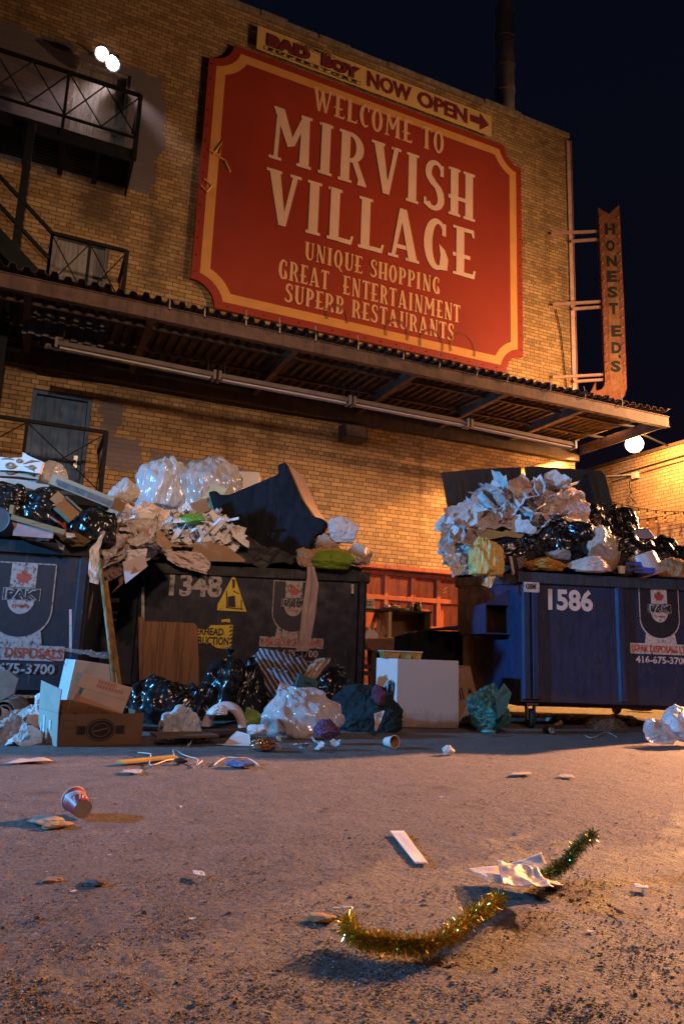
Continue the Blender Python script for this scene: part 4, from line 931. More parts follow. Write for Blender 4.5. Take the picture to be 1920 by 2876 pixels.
# rubbish fill under the visible heaps (too mixed to count)
def fill(name, lab, t_, w_, dep, z, hgt, seed, m):
    vs = []; fs = []; nx, ny = 40, 22
    for j in range(ny+1):
        for i in range(nx+1):
            u, v = i/nx, j/ny; e = min(1, 6*min(u, 1-u)); e2 = min(1, 5*min(v, 1-v)+.15)
            h = hgt(u, v)*e*e2+.10*rg((u*9, v*6, seed), seed)+.05*rg((u*22, v*14, 2), seed)
            vs.append((.05+u*(w_-.1), .05+v*(dep-.1), z+max(-.12, h)))
    for j in range(ny):
        for i in range(nx): fs.append((j*(nx+1)+i, j*(nx+1)+i+1, (j+1)*(nx+1)+i+1, (j+1)*(nx+1)+i))
    return obj(name, MB().add(vs, fs), m, None, t_.matrix_world.copy(), False, 0, lab, 'rubbish', None, 'stuff')
DARKFILL = wrinkly('mixed_rubbish', (.035, .03, .028), .6, .6, 9, .9, .03, .4)
bpy.context.view_layer.update()
fill('rubbish_heap', 'dark mixed rubbish filling the right dumpster beneath the paper and bags', d2, W2, 2.25, 1.50, lambda u, v: .30+.45*v*math.exp(-((u-.25)/.35)**2)+.25*v, 3, DARKFILL)
fill('rubbish_heap', 'dark mixed rubbish filling the middle dumpster beneath the armchair', dm, Wm, 1.5, 1.48, lambda u, v: .28+.35*v*(1-u*.6), 5, DARKFILL)
fill('rubbish_heap', 'dark mixed rubbish filling the left dumpster beneath the boxes', dl, Wl, 1.45, 1.48, lambda u, v: .22+.45*v, 7, DARKFILL)
# ------------------------------------------------------------------ paper prototypes shared by many sheets
PAPERS = {}
def paper_mesh(kind, i):
    k = (kind.name, i)
    if k not in PAPERS:
        mb = sheet(100+i, 1, [1, .8, 1.3, .55, 1.1, .7, .9, 1.2][i % 8], 20, [.16, .24, .12, .3, .2, .10, .28, .22][i % 8], 1.9+.35*(i % 4), .55, .07)
        me = mb.mesh('paper'); me.materials.append(kind); PAPERS[k] = me
    return PAPERS[k]
def inpoly(x, y, p):
    c = False; n = len(p)
    for i in range(n):
        x1, y1 = p[i]; x2, y2 = p[(i+1) % n]
        if (y1 > y) != (y2 > y) and x < (x2-x1)*(y-y1)/(y2-y1)+x1: c = not c
    return c
def scatter(name, label, cat, group, poly, cnt, q0, q1, smin, smax, kinds, seed, upright=.7):
    random.seed(seed); x0 = min(p[0] for p in poly); x1 = max(p[0] for p in poly); y0 = min(p[1] for p in poly); y1 = max(p[1] for p in poly); k = 0
    st_ = random.getstate()
    while k < cnt:
        x, y = random.uniform(x0, x1), random.uniform(y0, y1)
        if not inpoly(x, y, poly): continue
        u = (y1-y)/(y1-y0); q = q0+(q1-q0)*u+random.uniform(-.12, .12)
        kind = random.choice(kinds); i = random.randrange(8); s = random.uniform(smin, smax)
        st2 = random.getstate(); me = paper_mesh(kind, i); random.setstate(st2)
        o = link(name, me)
        o.matrix_world = Matrix.Translation(pt(x, y, q)) @ Matrix.Rotation(CAMYAW+random.uniform(-.9, .9), 4, 'Z') @ Matrix.Rotation(upright+random.uniform(-.7, .7), 4, 'X') @ Matrix.Rotation(random.uniform(-.9, .9), 4, 'Y') @ Matrix.Rotation(random.uniform(0, 6.28), 4, 'Z') @ Matrix.Diagonal((s, s, s, 1))
        tag(o, label, cat, group); k += 1
# ------------------------------------------------------------------ heap on the right dumpster
scatter('wrapping_paper', 'crumpled white wrapping paper heaped in front of the open lids of the right dumpster', 'paper', 'white paper heaped on the right dumpster',
        [(1290, 1590), (1262, 1520), (1300, 1450), (1370, 1400), (1395, 1385), (1480, 1375), (1570, 1370), (1600, 1440), (1560, 1490), (1440, 1500), (1360, 1500), (1330, 1560)], 78, 7.55, 8.35, .24, .46, [PAPER, PAPER, PAPER, PINKP], 11)
scatter('wrapping_paper', 'crumpled pinkish wrapping paper spilling over the left end of the right dumpster', 'paper', 'pinkish paper spilling off the right dumpster',
        [(1285, 1590), (1255, 1530), (1262, 1470), (1300, 1440), (1330, 1480), (1330, 1560)], 16, 7.45, 7.7, .18, .32, [PINKP, PAPER], 13, 1.2)
flap('paper_peak', 'pointed sheet of pale paper standing up at the top of the paper heap', 'paper', [(1530, 1375), (1577, 1360), (1580, 1400), (1600, 1450), (1560, 1440)], 8.25, PAPER, .004, CAMYAW+.3)
sack('plastic_bag', 'crumpled yellow plastic bag hanging over the left corner of the right dumpster', 'bag', (1318, 1508, 1402, 1615), 7.25, wrinkly('yellow_bag_plastic', (.62, .44, .13), .4, .1, 7, .7, .02), 21, .6, False, lump=.4, fold=.4)
cloth('plastic_scrap', 'torn pale yellow tail of plastic dangling below the yellow bag', 'bag scrap', [(1385, 1588), (1375, 1610), (1352, 1642)], [(1400, 1575), (1395, 1618), (1378, 1650)], 7.15, wrinkly('pale_yellow_plastic', (.62, .50, .25), .4, .1, 7, .7, .02), .04, 8, 4)
flap('cardboard_sheet', 'bent amber cardboard sheet wedged under the white paper on the right dumpster', 'cardboard', [(1345, 1498), (1365, 1485), (1412, 1494), (1418, 1488), (1470, 1502), (1462, 1512), (1420, 1506), (1350, 1520)], 7.5, plain('amber_card', (.36, .19, .05), .8, .15, 4), .01)
BG = 'black bin bags heaped on the right dumpster'
sack('bin_bag', 'big round glossy black bin bag at the centre of the right dumpster heap', 'bin bag', (1512, 1448, 1672, 1580), 7.75, BLACKBAG, 31, .7, True, (.5, -.3), BG)
sack('bin_bag', 'sagging black bin bag under the yellow bag at the left front of the right dumpster', 'bin bag', (1365, 1492, 1540, 1585), 7.62, BLACKBAG, 32, .5, True, (1.0, .3), BG)
sack('bin_bag', 'black bin bag slumped against the right open lid with its neck catching orange light', 'bin bag', (1590, 1408, 1722, 1510), 8.35, BLACKBAG, 33, .6, True, (.2, .5), BG)
sack('bin_bag', 'black bin bag peaked beside the right edge of the open lids', 'bin bag', (1690, 1418, 1790, 1510), 8.45, BLACKBAG, 34, .6, True, (0, -.3), BG)
sack('bin_bag', 'black bin bag below the blue tub lid on the right dumpster', 'bin bag', (1690, 1495, 1830, 1580), 7.85, BLACKBAG, 35, .6, True, (.9, .9), BG)
sack('bin_bag', 'black bin bag at the right edge of the photo with an orange rim of light', 'bin bag', (1800, 1505, 1935, 1610), 8.0, BLACKBAG, 36, .6, True, (.6, .8), BG)
sack('bin_bag', 'small black bin bag peeking over the top of the white paper heap', 'bin bag', (1488, 1352, 1535, 1395), 8.6, BLACKBAG, 37, .7, True, (0, 0), BG)
sack('plastic_bag', 'translucent white carrier bag holding something green beside the big black bag', 'bag', (1640, 1474, 1722, 1572), 7.65, wrinkly('milky_plastic', (.62, .55, .48), .3, .15, 8, .9, .02, .6, alpha=.8), 41, .6, True, (.7, 1.2), lump=.4, fold=.4)
ball('green_wrapper', 'small green wrapper showing inside the white carrier bag', 'wrapper', (1682, 1478, 1712, 1506), 7.72, wrinkly('green_wrapper_plastic', (.10, .16, .04), .3), 42, sub=3)
FB = at(1470, 1600, 7.42, CAMYAW+.15); FB.T = FB.T @ Matrix.Rotation(-.3, 4, 'Y') @ Matrix.Rotation(.25, 4, 'X')
t = thing('book', 'black book with a white spine tipped up on the front rim of the right dumpster', 'book', FB.T)
obj('cover', MB().box(-.11, .14, -.012, .012, -.02, .17), plain('black_cover', (.03, .03, .032), .5), t, bevel=.002); obj('spine', MB().box(-.135, -.111, -.016, .016, -.022, .172), WHITE, t)
for k in range(7): 
    pass
tb = MB()
for k in range(8): tb.box(-.06, .02+.05*((k*37) % 3)/3, -.0135, -.0128, .03+k*.015, .036+k*.015)
obj('print_lines', tb, plain('grey_print', (.4, .4, .4), .6, .1, 9, 0), t)
ball('plastic_disc', 'round clear drink lid beside the book on the right dumpster', 'lid', (1405, 1556, 1420, 1572), 7.4, CLEAR, 44, sub=3)
ball('crumpled_bag', 'mustard orange crumpled bag on the front rim of the right dumpster', 'bag', (1458, 1566, 1587, 1608), 7.42, wrinkly('mustard_plastic', (.42, .20, .03), .5, .15, 8, .8, .02), 45, .7, 5, .4, 1.3)
ball('cloth_bundle', 'crumpled white cloth on the rim right of the mustard bag', 'cloth', (1583, 1570, 1722, 1612), 7.42, wrinkly('pale_cloth', (.55, .45, .40), .8, .1, 7, .6, .02), 46, .7, 5, .36, 1.4)
ball('clear_bag', 'small clear plastic bag above the mustard bag', 'bag', (1530, 1545, 1596, 1574), 7.5, CLEAR, 47, .7, 4, .3)
ball('paper_bag', 'torn brown paper bag right of the white cloth bundle', 'bag', (1655, 1540, 1735, 1610), 7.5, KRAFT, 48, .6, 4, .4)
def cup(name, label, base, axis, h, r0, r1, m, minner, lid=None, group=None, text=None):
    T = Matrix.Translation(base) @ Vector(axis).to_track_quat('Z', 'Y').to_matrix().to_4x4()
    t = thing(name, label, 'cup', T, group)
    obj('wall', MB().lathe([(r0, 0), (r1, h)], 28), m, t, smooth=True)
    obj('inside', MB().lathe([(r0-.003, .006), (r1-.003, h)], 28), minner, t, smooth=True)
    obj('bottom', MB().disc(r0-.001, .004, 28).lathe([(r0, 0), (r0-.002, .004)], 28), minner, t)
    obj('rim', MB().lathe([(r1-.003, h-.002), (r1+.003, h-.004), (r1+.004, h+.001), (r1-.001, h+.003), (r1-.003, h-.002)], 28), WHITE, t, smooth=True)
    return t
cup('paper_cup', 'small white paper cup on the rim between the bundle and the blue crate', pt(1744, 1611, 7.42), (0, 0, 1), .075, .032, .04, WHITE, WHITE)
FB = at(1792, 1612, 7.5, CAMYAW-.2)
t = thing('plastic_crate', 'bright blue plastic tray leaning on the white bucket', 'crate', FB.T); BLP = plain('blue_plastic', (.02, .05, .30), .35, .2, 5, .1)
m = MB(); m.box(-.13, .05, 0, .15, 0, .13); obj('tray', m, BLP, t, bevel=.008); m = MB(); m.box(-.06, .15, -.08, -.004, 0, .03); m.box(-.06, .15, -.08, -.07, .031, .06); obj('flange', m, BLP, t, bevel=.004)
m = MB(); m.box(-.09, -.03, -.006, -.002, .06, .09); obj('slot', m, INK, t)
FB = at(1822, 1618, 7.62); FB.T = FB.T @ Matrix.Rotation(-.35, 4, 'Y')
t = thing('bucket', 'dirty white bucket lying upside down at the right of the dumpster heap', 'bucket', FB.T); BUK = plain('white_plastic', (.55, .47, .44), .4, .08, 4, .1)
obj('body', MB().lathe([(.17, 0), (.165, .02), (.145, .22), (.138, .245), (.12, .25), (.001, .25)], 30), BUK, t, smooth=True); obj('rim_ring', MB().lathe([(.17, 0), (.182, .005), (.182, .03), (.168, .035)], 30), BUK, t, smooth=True)
obj('handle', MB().tube([(.17*math.cos(rad(a)), .02, .02+.17*math.sin(rad(a))) for a in range(0, 75, 8)], .004, 6), plain('dull_steel', (.3, .29, .28)), t)
sack('plastic_bag', 'tan net bag at the right edge beside the upturned bucket', 'bag', (1845, 1565, 1935, 1622), 7.55, wrinkly('tan_plastic', (.30, .17, .08), .4, .2, 8, .9, .02), 49, .7, False)
FB = at(1790, 1512, 8.3, CAMYAW-.25); FB.T = FB.T @ Matrix.Rotation(-.12, 4, 'Y')
t = thing('storage_tub', 'upturned deep blue plastic tub among the black bags on the right dumpster', 'tub', FB.T)
obj('tub', MB().add([(-.24, 0, -.06), (.22, 0, -.06), (.22, .3, -.06), (-.24, .3, -.06), (-.16, .02, .12), (.13, .02, .12), (.13, .28, .12), (-.16, .28, .12)], [(0, 3, 2, 1), (4, 5, 6, 7), (0, 1, 5, 4), (1, 2, 6, 5), (2, 3, 7, 6), (3, 0, 4, 7)]), BLP, t, bevel=.015)
obj('lip', MB().box(-.26, .24, -.02, .32, -.085, -.062), BLP, t, bevel=.004)
# ------------------------------------------------------------------ heap on the middle dumpster
VEL = N('dark_velvet'); _v = VEL.mapping((1, 1, .5), (0, .5, 0)); _f = VEL.noise(4, 6, .7, _v, 2.2); VEL.set(color=VEL.ramp(_f, [(.35, (.004, .004, .006)), (.65, (.013, .013, .018))]), rough=.8, spec=.12, normal=VEL.bump(VEL.noise(120, 3), .4, .004, VEL.bump(_f, .5, .03))); VEL = VEL.m
BRV = plain('brown_velvet', (.20, .10, .06), .9, .25, 18, .4, 60, .006, sheen=.3)
t_yaw = rad(-40)
F = at(700, 1590, 8.15, t_yaw)
arm = thing('armchair', 'dark velvet armchair upended on the middle dumpster', 'armchair', F.T)
P = F.poly([(582, 1380), (604, 1376), (612, 1388), (640, 1388), (780, 1330), (776, 1304), (800, 1296), (822, 1345), (846, 1400), (880, 1450), (905, 1456), (918, 1470), (906, 1494), (884, 1505), (868, 1545), (790, 1590), (690, 1590), (640, 1520), (604, 1450)])
obj('side', MB().prism(P, 0, .09), VEL, arm, bevel=.03)
P2 = F.poly([(776, 1304), (800, 1296), (822, 1345), (846, 1400), (880, 1450), (905, 1456), (918, 1470), (906, 1494), (884, 1500), (850, 1440), (815, 1380)])
obj('back', MB().prism(P2, .092, .62), BRV, arm, bevel=.03)  # lit side of the dark chair, its light put in as brown velvet
P3 = F.poly([(640, 1400), (770, 1345), (845, 1440), (860, 1530), (790, 1585), (690, 1585), (650, 1520)]); obj('seat', MB().prism(P3, .092, .58), VEL, arm, bevel=.02)
P4 = F.poly([(582, 1380), (604, 1376), (612, 1388), (650, 1392), (665, 1500), (604, 1450)]); obj('far_side', MB().prism(P4, .53, .62), VEL, arm, bevel=.02)
F, rx, rz = size(388, 1278, 560, 1428, 8.75)
sack('clear_sack', 'big puffed clear plastic sack on top of the middle dumpster, left half', 'bag', (392, 1280, 530, 1425), 8.7, wrinkly('clear_sack_plastic', (.60, .62, .66), .16, .12, 8, 1.0, .035, .8, alpha=.66, stretch=(1, 1, .28)), 52, .7, False, lump=.22, fold=.34)
sack('clear_sack', 'big clear plastic sack stuffed with brown packaging behind the armchair', 'bag', (505, 1284, 672, 1440), 8.75, wrinkly('clear_sack_plastic_brown', (.50, .42, .37), .16, .4, 8, 1.0, .035, .8, alpha=.68, stretch=(1, 1, .28)), 53, .6, False, lump=.22, fold=.36)
F = at(690, 1385, 9.2); t = thing('white_box', 'white lidded box with a handle hole behind the clear sack', 'box', F.T)
a, b = F.px(650, 1385), F.px(727, 1326); obj('carton', MB().box(a.x-.05, b.x, 0, .3, a.z-.1, b.z-.0), WHITE, t, bevel=.004); obj('hand_hole', MB().face(Rr(F.px(674, 1360).x, F.px(681, 1360).x, F.px(674, 1364).z, F.px(674, 1342).z), -.003), INK, t)
F = at(560, 1445, 8.45, CAMYAW+.5); F.T = F.T @ Matrix.Rotation(-.45, 4, 'Y'); obj('open_carton', MB().box(-.18, .2, 0, .2, 0, .16), CARD, None, F.T, False, .004, 'brown carton tilted under the clear sack beside the armchair', 'box')
flap('magazine', 'bent yellowed magazine leaning on the brown carton by the armchair', 'magazine', [(552, 1400), (592, 1356), (640, 1372), (600, 1440), (570, 1400)], 8.5, plain('yellowed_card', (.40, .30, .14), .6), .02)
scatter('paper_strip', 'loose scrap of white torn paper strewn along the rim of the middle dumpster', 'paper', 'torn paper strips on the middle dumpster',
        [(440, 1500), (500, 1440), (560, 1450), (640, 1440), (660, 1480), (692, 1530), (640, 1545), (560, 1510), (470, 1530)], 80, 7.72, 8.2, .10, .24, [PAPER, PAPER, PAPER, PINKP], 17)
scatter('paper_strip', 'loose scrap of brown torn paper among the white strips on the middle dumpster', 'paper', 'brown paper scraps on the middle dumpster',
        [(420, 1545), (440, 1470), (520, 1470), (560, 1530), (520, 1560)], 26, 7.75, 8.1, .12, .26, [KRAFT, PINKP], 19)
random.seed(77)
SM = MB().box(-.5, .5, -.5, .5, -.004, .004).mesh('strip'); SM.materials.append(PAPER)
for k in range(26):
    o = link('card_strip', SM); o.matrix_world = Matrix.Translation(pt(random.uniform(470, 650), random.uniform(1455, 1530), random.uniform(7.66, 7.85))) @ Matrix.Rotation(CAMYAW+random.uniform(-.6, .6), 4, 'Z') @ Matrix.Rotation(random.uniform(-1.2, 1.2), 4, 'Y') @ Matrix.Rotation(random.uniform(.6, 1.5), 4, 'X') @ Matrix.Diagonal((random.uniform(.12, .3), random.uniform(.03, .07), 1, 1))
    tag(o, 'thin stiff white card strip sticking out of the torn paper on the middle dumpster', 'card strip', 'white card strips on the middle dumpster')
ball('green_bag', 'shiny green plastic bag among torn paper on the middle dumpster', 'bag', (503, 1444, 577, 1476), 7.8, wrinkly('green_plastic', (.10, .34, .06), .3, .3, 7, .8, .02), 55, .7, 5, .4, 1.4)
flap('cardboard_sheet', 'triangular brown cardboard sheet on the front rim of the middle dumpster', 'cardboard', [(526, 1574), (552, 1522), (580, 1518), (640, 1535), (688, 1572), (686, 1579)], 7.66, CARD, .012)
cloth('packing_paper', 'long beige packing paper drooping over the rim above the number 1348', 'paper', [(452, 1545), (470, 1572), (500, 1590)], [(560, 1548), (590, 1580), (580, 1612)], 7.6, PINKP, .05, 22, 6, fr=5)
cloth('hanging_cloth', 'pale strip of cloth hanging down over the shield of the middle dumpster', 'cloth', [(862, 1566), (862, 1620), (846, 1720), (836, 1800), (830, 1830)], [(876, 1562), (894, 1640), (886, 1720), (874, 1790), (868, 1828)], 7.72, wrinkly('sheer_cloth', (.52, .40, .36), .8, .08, 5, .4, .02, .2, alpha=.75), .03, 14, 9, fr=3)
for k, (bx, lb) in enumerate((((885, 1500, 960, 1560), 'crumpled brown paper bag against the foot of the armchair'), ((925, 1455, 1005, 1530), 'crumpled pale paper bag topmost at the right end of the middle dumpster'), ((970, 1525, 1042, 1592), 'round crumpled tan bag at the right corner of the middle dumpster'), ((880, 1545, 930, 1600), 'crumpled mauve cloth on the rim where the pale strip hangs'), ((832, 1545, 880, 1598), 'crumpled dark pinkish bag below the armchair by the hanging strip'))):
    ball('crumpled_bag', lb, 'bag', bx, 8.0-.06*k, [KRAFT, PINKP, wrinkly('tan_wrapper', (.42, .29, .21), .5, .15, 7, .7, .02), PINKP, KRAFT][k], 60+k, .7, 5, .36, 1.4)
ball('green_cloth', 'crumpled lime green cloth on the rim at the right of the middle dumpster', 'cloth', (872, 1552, 1000, 1603), 7.78, wrinkly('lime_cloth', (.16, .24, .015), .8, .2, 7, .6, .02), 66, .5, 5, .3, 1.5)
ball('yellow_cloth', 'crumpled dull yellow cloth lying on top of the lime green cloth', 'cloth', (872, 1540, 985, 1570), 7.84, wrinkly('yellow_cloth', (.38, .24, .05), .8, .2, 7, .6, .02), 67, .5, 4, .3, 1.5)
# newspaper bundles where the left and the middle dumpster meet
NB = 'crumpled newspaper bundles between the left and middle dumpsters'
for k, (bx, lb, q) in enumerate((((312, 1358, 388, 1425), 'crumpled newspaper ball highest of the bundles left of the clear sack', 7.6), ((365, 1415, 455, 1490), 'large crumpled newspaper bundle with a bright orange right edge', 7.2), ((340, 1455, 440, 1535), 'crumpled newspaper bundle with flat blue lit patches in the middle of the bundles', 6.95), ((280, 1500, 380, 1575), 'dark crumpled brown newspaper bundle sagging above the wooden poles', 6.75), ((245, 1455, 300, 1510), 'small crumpled brown wrapper right of the dark bags on the left dumpster', 6.6), ((390, 1490, 450, 1550), 'loose crumpled brown paper at the lower right of the newspaper bundles', 7.2))):
    ball('newspaper_bundle', lb, 'newspaper', bx, q, NEWS, 70+k, .8, 5, .42, 1.5, NB)
scatter('newspaper_sheet', 'loose crumpled newspaper sheet among the bundles between the left and middle dumpsters', 'newspaper', 'newspaper sheets between the left and middle dumpsters',
        [(250, 1560), (262, 1490), (330, 1440), (400, 1420), (450, 1470), (440, 1540), (380, 1580), (300, 1590)], 44, 6.6, 7.2, .12, .26, [NEWS, NEWS, NEWS, KRAFT, PAPER], 23)
cloth('plastic_film', 'bluish plastic film trailing off the newspaper bundles above the poles', 'plastic film', [(282, 1490), (250, 1545), (245, 1590), (250, 1635)], [(292, 1490), (272, 1545), (276, 1600), (272, 1640)], 6.35, WHITEBAG, .05, 10, 11)
cloth('paper_sheet', 'white paper sheet blown over the edge left of the number 1348', 'paper', [(352, 1545), (346, 1582)], [(410, 1538), (408, 1572)], 6.5, PAPER, .04, 12, 12, sub=12)
_cs = flap('card_sheet', 'pinkish card with an orange triangle hanging below the white paper sheet', 'card', [(345, 1578), (404, 1560), (415, 1590), (352, 1640)], 6.48, PINKP, .004)
_tp = flap('triangle_print', None, None, [(366, 1612), (378, 1590), (388, 1604)], 6.474, plain('orange_print', (.40, .14, .03), .7), .002)
bpy.context.view_layer.update(); _tp.parent = _cs; _tp.matrix_parent_inverse = _cs.matrix_world.inverted()
cloth('brown_cloth', 'brown cloth drooping between the plastic film and the pinkish card', 'cloth', [(270, 1568), (278, 1600), (296, 1632)], [(342, 1572), (345, 1600), (332, 1618)], 6.5, wrinkly('brown_fabric', (.17, .10, .08), .9, .2, 5, .5, .02), .05, 14, 13)
flap('card_scrap', 'dark folded cardboard scrap hanging under the brown cloth', 'cardboard', [(330, 1615), (352, 1610), (345, 1640), (312, 1668), (336, 1640)], 6.6, CARDD, .006)
# ------------------------------------------------------------------ heap on the left dumpster
cutpanel = [(-40, 1290), (0, 1283), (35, 1286), (62, 1285), (70, 1272), (63, 1270), (90, 1284), (121, 1297), (112, 1330), (60, 1322), (0, 1320), (-40, 1318)]
FP = None
for k, (dy, m, lb) in enumerate(((0, WHITE, 'white scrollwork cut-out panel lying on top of the left dumpster'), (16, CARDG, 'tan cut-out panel beneath the white scrollwork panel'), (30, PINKP, 'lowest pale cut-out panel of the stack on the left dumpster'))):
    F = at(40, 1330, 6.75+.05*k, CAMYAW+.1*k)
    t = thing('scroll_panel', lb, 'panel', F.T, 'stacked cut-out panels'); P = F.poly([(x-6*k, y+dy) for x, y in cutpanel])
    obj('board', MB().prism(P, 0, .05), m, t)
    if k < 2:
        sc_ = MB()
        for cx, cy, r in ((30, 1307, 15), (55, 1294, 8), (90, 1312, 9)):
            pts = []
            for a in range(0, 560, 20):
                rr = r*(1-a/760); p = F.px(cx+rr*math.cos(rad(a)), cy+dy+.62*rr*math.sin(rad(a))); pts.append((p.x, -.003, p.z))
            sc_.tube(pts, .011, 6)
        for a, b in (((66, 1303), (112, 1296)), ((70, 1310), (98, 1324)), ((5, 1290), (40, 1292))):
            A, B = F.px(a[0], a[1]+dy), F.px(b[0], b[1]+dy); sc_.tube([(A.x, -.003, A.z), ((A.x+B.x)/2, -.003, (A.z+B.z)/2+.015), (B.x, -.003, B.z)], [.004, .014, .003], 6)
        obj('cut_out_scroll', sc_, CARD if k == 0 else CARDD, t)
ball('plastic_film', 'clear bluish plastic film bunched behind the long cardboard box on the left dumpster', 'plastic film', (122, 1300, 192, 1368), 6.95, CLEAR, 81, .6, 4, .3)
A, B = pt(163, 1352, 6.55), pt(334, 1420, 6.45); F = Fr(A, CAMYAW); a, b = F.I @ A, F.I @ B
t = thing('long_box', 'long flat cardboard box lying tilted across the top of the left dumpster', 'box', F.T)
obj('carton', MB().bar(a, b, .24, .10), CARD, t, bevel=.003)
obj('tape', MB().bar(a.lerp(b, .18)+Vector((0, 0, .0515)), a.lerp(b, .32)+Vector((0, 0, .0515)), .20, .002), plain('packing_tape', (.20, .12, .06), .3, .2, 9, 0), t)
obj('stain', MB().bar(a.lerp(b, .05)+Vector((0, -.1215, -.02)), a.lerp(b, .98)+Vector((0, -.1215, -.02)), .002, .055), wrinkly('dirty_tape', (.10, .065, .045), .3, .5, 10, .5, .01), t)
LB = 'black bin bags on the left dumpster'
sack('bin_bag', 'shiny black bin bag with blue highlights under the panels on the left dumpster', 'bin bag', (-30, 1362, 90, 1450), 6.35, BLACKBAG, 84, .7, True, (.8, 1.2), LB)
sack('bin_bag', 'black bin bag gathered to a radiating knot beside the small tan carton', 'bin bag', (50, 1366, 180, 1470), 6.4, BLACKBAG, 85, .7, True, (1.2, -.6), LB)
sack('bin_bag', 'dull black bin bag below the long cardboard box on the left dumpster', 'bin bag', (205, 1420, 330, 1520), 6.5, BLACKBAG, 86, .7, True, (.5, .4), LB)
flap('grey_board', 'grey board jutting over the black bags on the left dumpster', 'board', [(12, 1352), (24, 1346), (140, 1362), (128, 1384)], 6.5, CARDG, .02)
F = at(192, 1430, 6.2, CAMYAW+.5); F.T = F.T @ Matrix.Rotation(.65, 4, 'Y')
t = thing('small_carton', 'small open tan carton tumbled below the long box on the left dumpster', 'box', F.T)
m = MB()
for bx in ((-.09, .09, 0, .006, -.06, .06), (-.09, .09, .12, .126, -.06, .06), (-.09, -.084, .007, .119, -.06, .06), (.084, .09, .007, .119, -.06, .06), (-.083, .083, .007, .119, -.06, -.055)): m.box(*bx)
obj('carton', m, CARD, t); obj('flap', MB().box(-.17, -.092, .0, .006, -.04, .06), CARDG, t); obj('flap', MB().box(-.09, .09, -.07, -.001, .058, .062), CARD, t)
A, B = pt(34, 1452, 6.0), pt(184, 1496, 6.0); F = Fr(A, CAMYAW); a, b = F.I @ A, F.I @ B
t = thing('wood_plank', 'dull yellow wooden plank with an upright end along the rim of the left dumpster', 'plank', F.T)
obj('plank', MB().bar(a, b, .03, .045), wood_mat('yellow_wood', (.20, .12, .04), (.27, .17, .06), 'x'), t); obj('upright', MB().box(a.x-.02, a.x+.015, -.02, .02, a.z+.024, a.z+.10), bpy.data.materials['yellow_wood'], t)
flap('pink_board', 'pinkish board hanging below the wooden plank on the left dumpster', 'board', [(34, 1464), (150, 1494), (148, 1512), (36, 1504), (40, 1480)], 6.02, plain('pink_board_face', (.34, .20, .19), .8), .015)
o = pt(-8, 1460, 6.0); t = thing('drum', 'dark round drum end at the left edge of the photo on the left dumpster', 'drum', Matrix.Translation(o) @ Matrix.Rotation(CAMYAW, 4, 'Z') @ Matrix.Rotation(rad(90), 4, 'X'))
obj('shell', MB().lathe([(.001, .0), (.10, 0), (.112, .006), (.115, -.2), (.001, -.2)], 28), plain('dark_drum', (.05, .04, .04), .6), t, smooth=False)
cloth('brown_rag', 'olive brown rag hanging over the rim at the right of the left dumpster', 'cloth', [(150, 1496), (165, 1515), (205, 1535)], [(205, 1490), (250, 1515), (238, 1530)], 6.25, wrinkly('olive_fabric', (.13, .09, .03), .9, .2, 5, .5, .02), .05, 12, 15)
flap('paper_scrap', 'small pale blue scrap of paper stuck on the olive rag', 'paper', [(184, 1495), (210, 1498), (212, 1508), (188, 1511)], 6.15, PAPER, .003)
flap('paper_scrap', 'pale folded paper dangling under the olive rag', 'paper', [(155, 1514), (182, 1532), (178, 1545), (168, 1540)], 6.2, PAPER, .003)
flap('paper_scrap', 'upright pale blue paper strip left of the crumpled wrapper', 'paper', [(205, 1470), (218, 1420), (222, 1440), (216, 1475)], 6.4, PAPER, .003)
m = MB(); A, B, C_ = pt(143, 1452, 6.2), pt(178, 1475, 6.2), pt(186, 1490, 6.2); obj('rope_scrap', MB().tube([A, B, C_, pt(180, 1468, 6.2)], .012, 8), plain('red_plastic', (.30, .04, .03), .5), None, None, True, 0, 'short red plastic cord lying by the plank on the left dumpster', 'cord')
# ------------------------------------------------------------------ between the dumpsters
DESKB = plain('dark_laminate', (.035, .028, .024), .4, .3, 4, .1); DESKE = plain('pale_chipboard_edge', (.38, .27, .17), .7, .2, 12)
F = Fr(pt(1100, 1710, 10.2), rad(-8)); t = thing('desk', 'battered dark desk with pale edges standing in front of the red garage door', 'desk', F.T)
a, b = F.px(990, 1706), F.px(1210, 1714); obj('desktop', MB().box(a.x, b.x, -.02, .5, a.z-.03, a.z), DESKB, t, bevel=.003)
zt_ = a.z
for px_ in (1008, 1088):
    x = F.px(px_, 1800).x; m = MB(); m.box(x, x+.05, -.01, .48, -F.T.translation.z+.3 if px_ == 1008 else -.48, zt_-.032); obj('side_panel', m, DESKE, t)
x0, x1 = F.px(1097, 1750).x, F.px(1192, 1750).x; obj('back_panel', MB().box(x0, x1, .30, .32, -.60, zt_-.032), plain('brown_hardboard', (.14, .075, .035), .8, .2, 3), t)
obj('end_panel', MB().box(x1+.001, F.px(1208, 1750).x, .0, .40, -.60, zt_-.032), DESKB, t)
obj('upstand', MB().box(F.px(1100, 1700).x, F.px(1207, 1700).x, .46, .48, zt_+.001, zt_+.055), DESKB, t)
a, b = F.px(1015, 1706), F.px(1058, 1680); FB = Fr(F.T @ Vector((a.x, .02, zt_)), rad(-8)+.25)
t = thing('carton', 'small grey carton with handwriting on its side standing on the dark desk', 'box', FB.T); w_ = b.x-a.x
obj('box', MB().box(0, w_, 0, .22, 0, b.z-a.z), CARDG, t, bevel=.003)
obj('lettering', text_box('RECEIVING', w_*.12, (b.z-a.z)*.55, w_*.7, .03, -.003, .0, shear=.2), INK, t); obj('lettering', text_box('REFUSED', w_*.25, (b.z-a.z)*.25, w_*.6, .03, -.003, .0, shear=.2), INK, t)
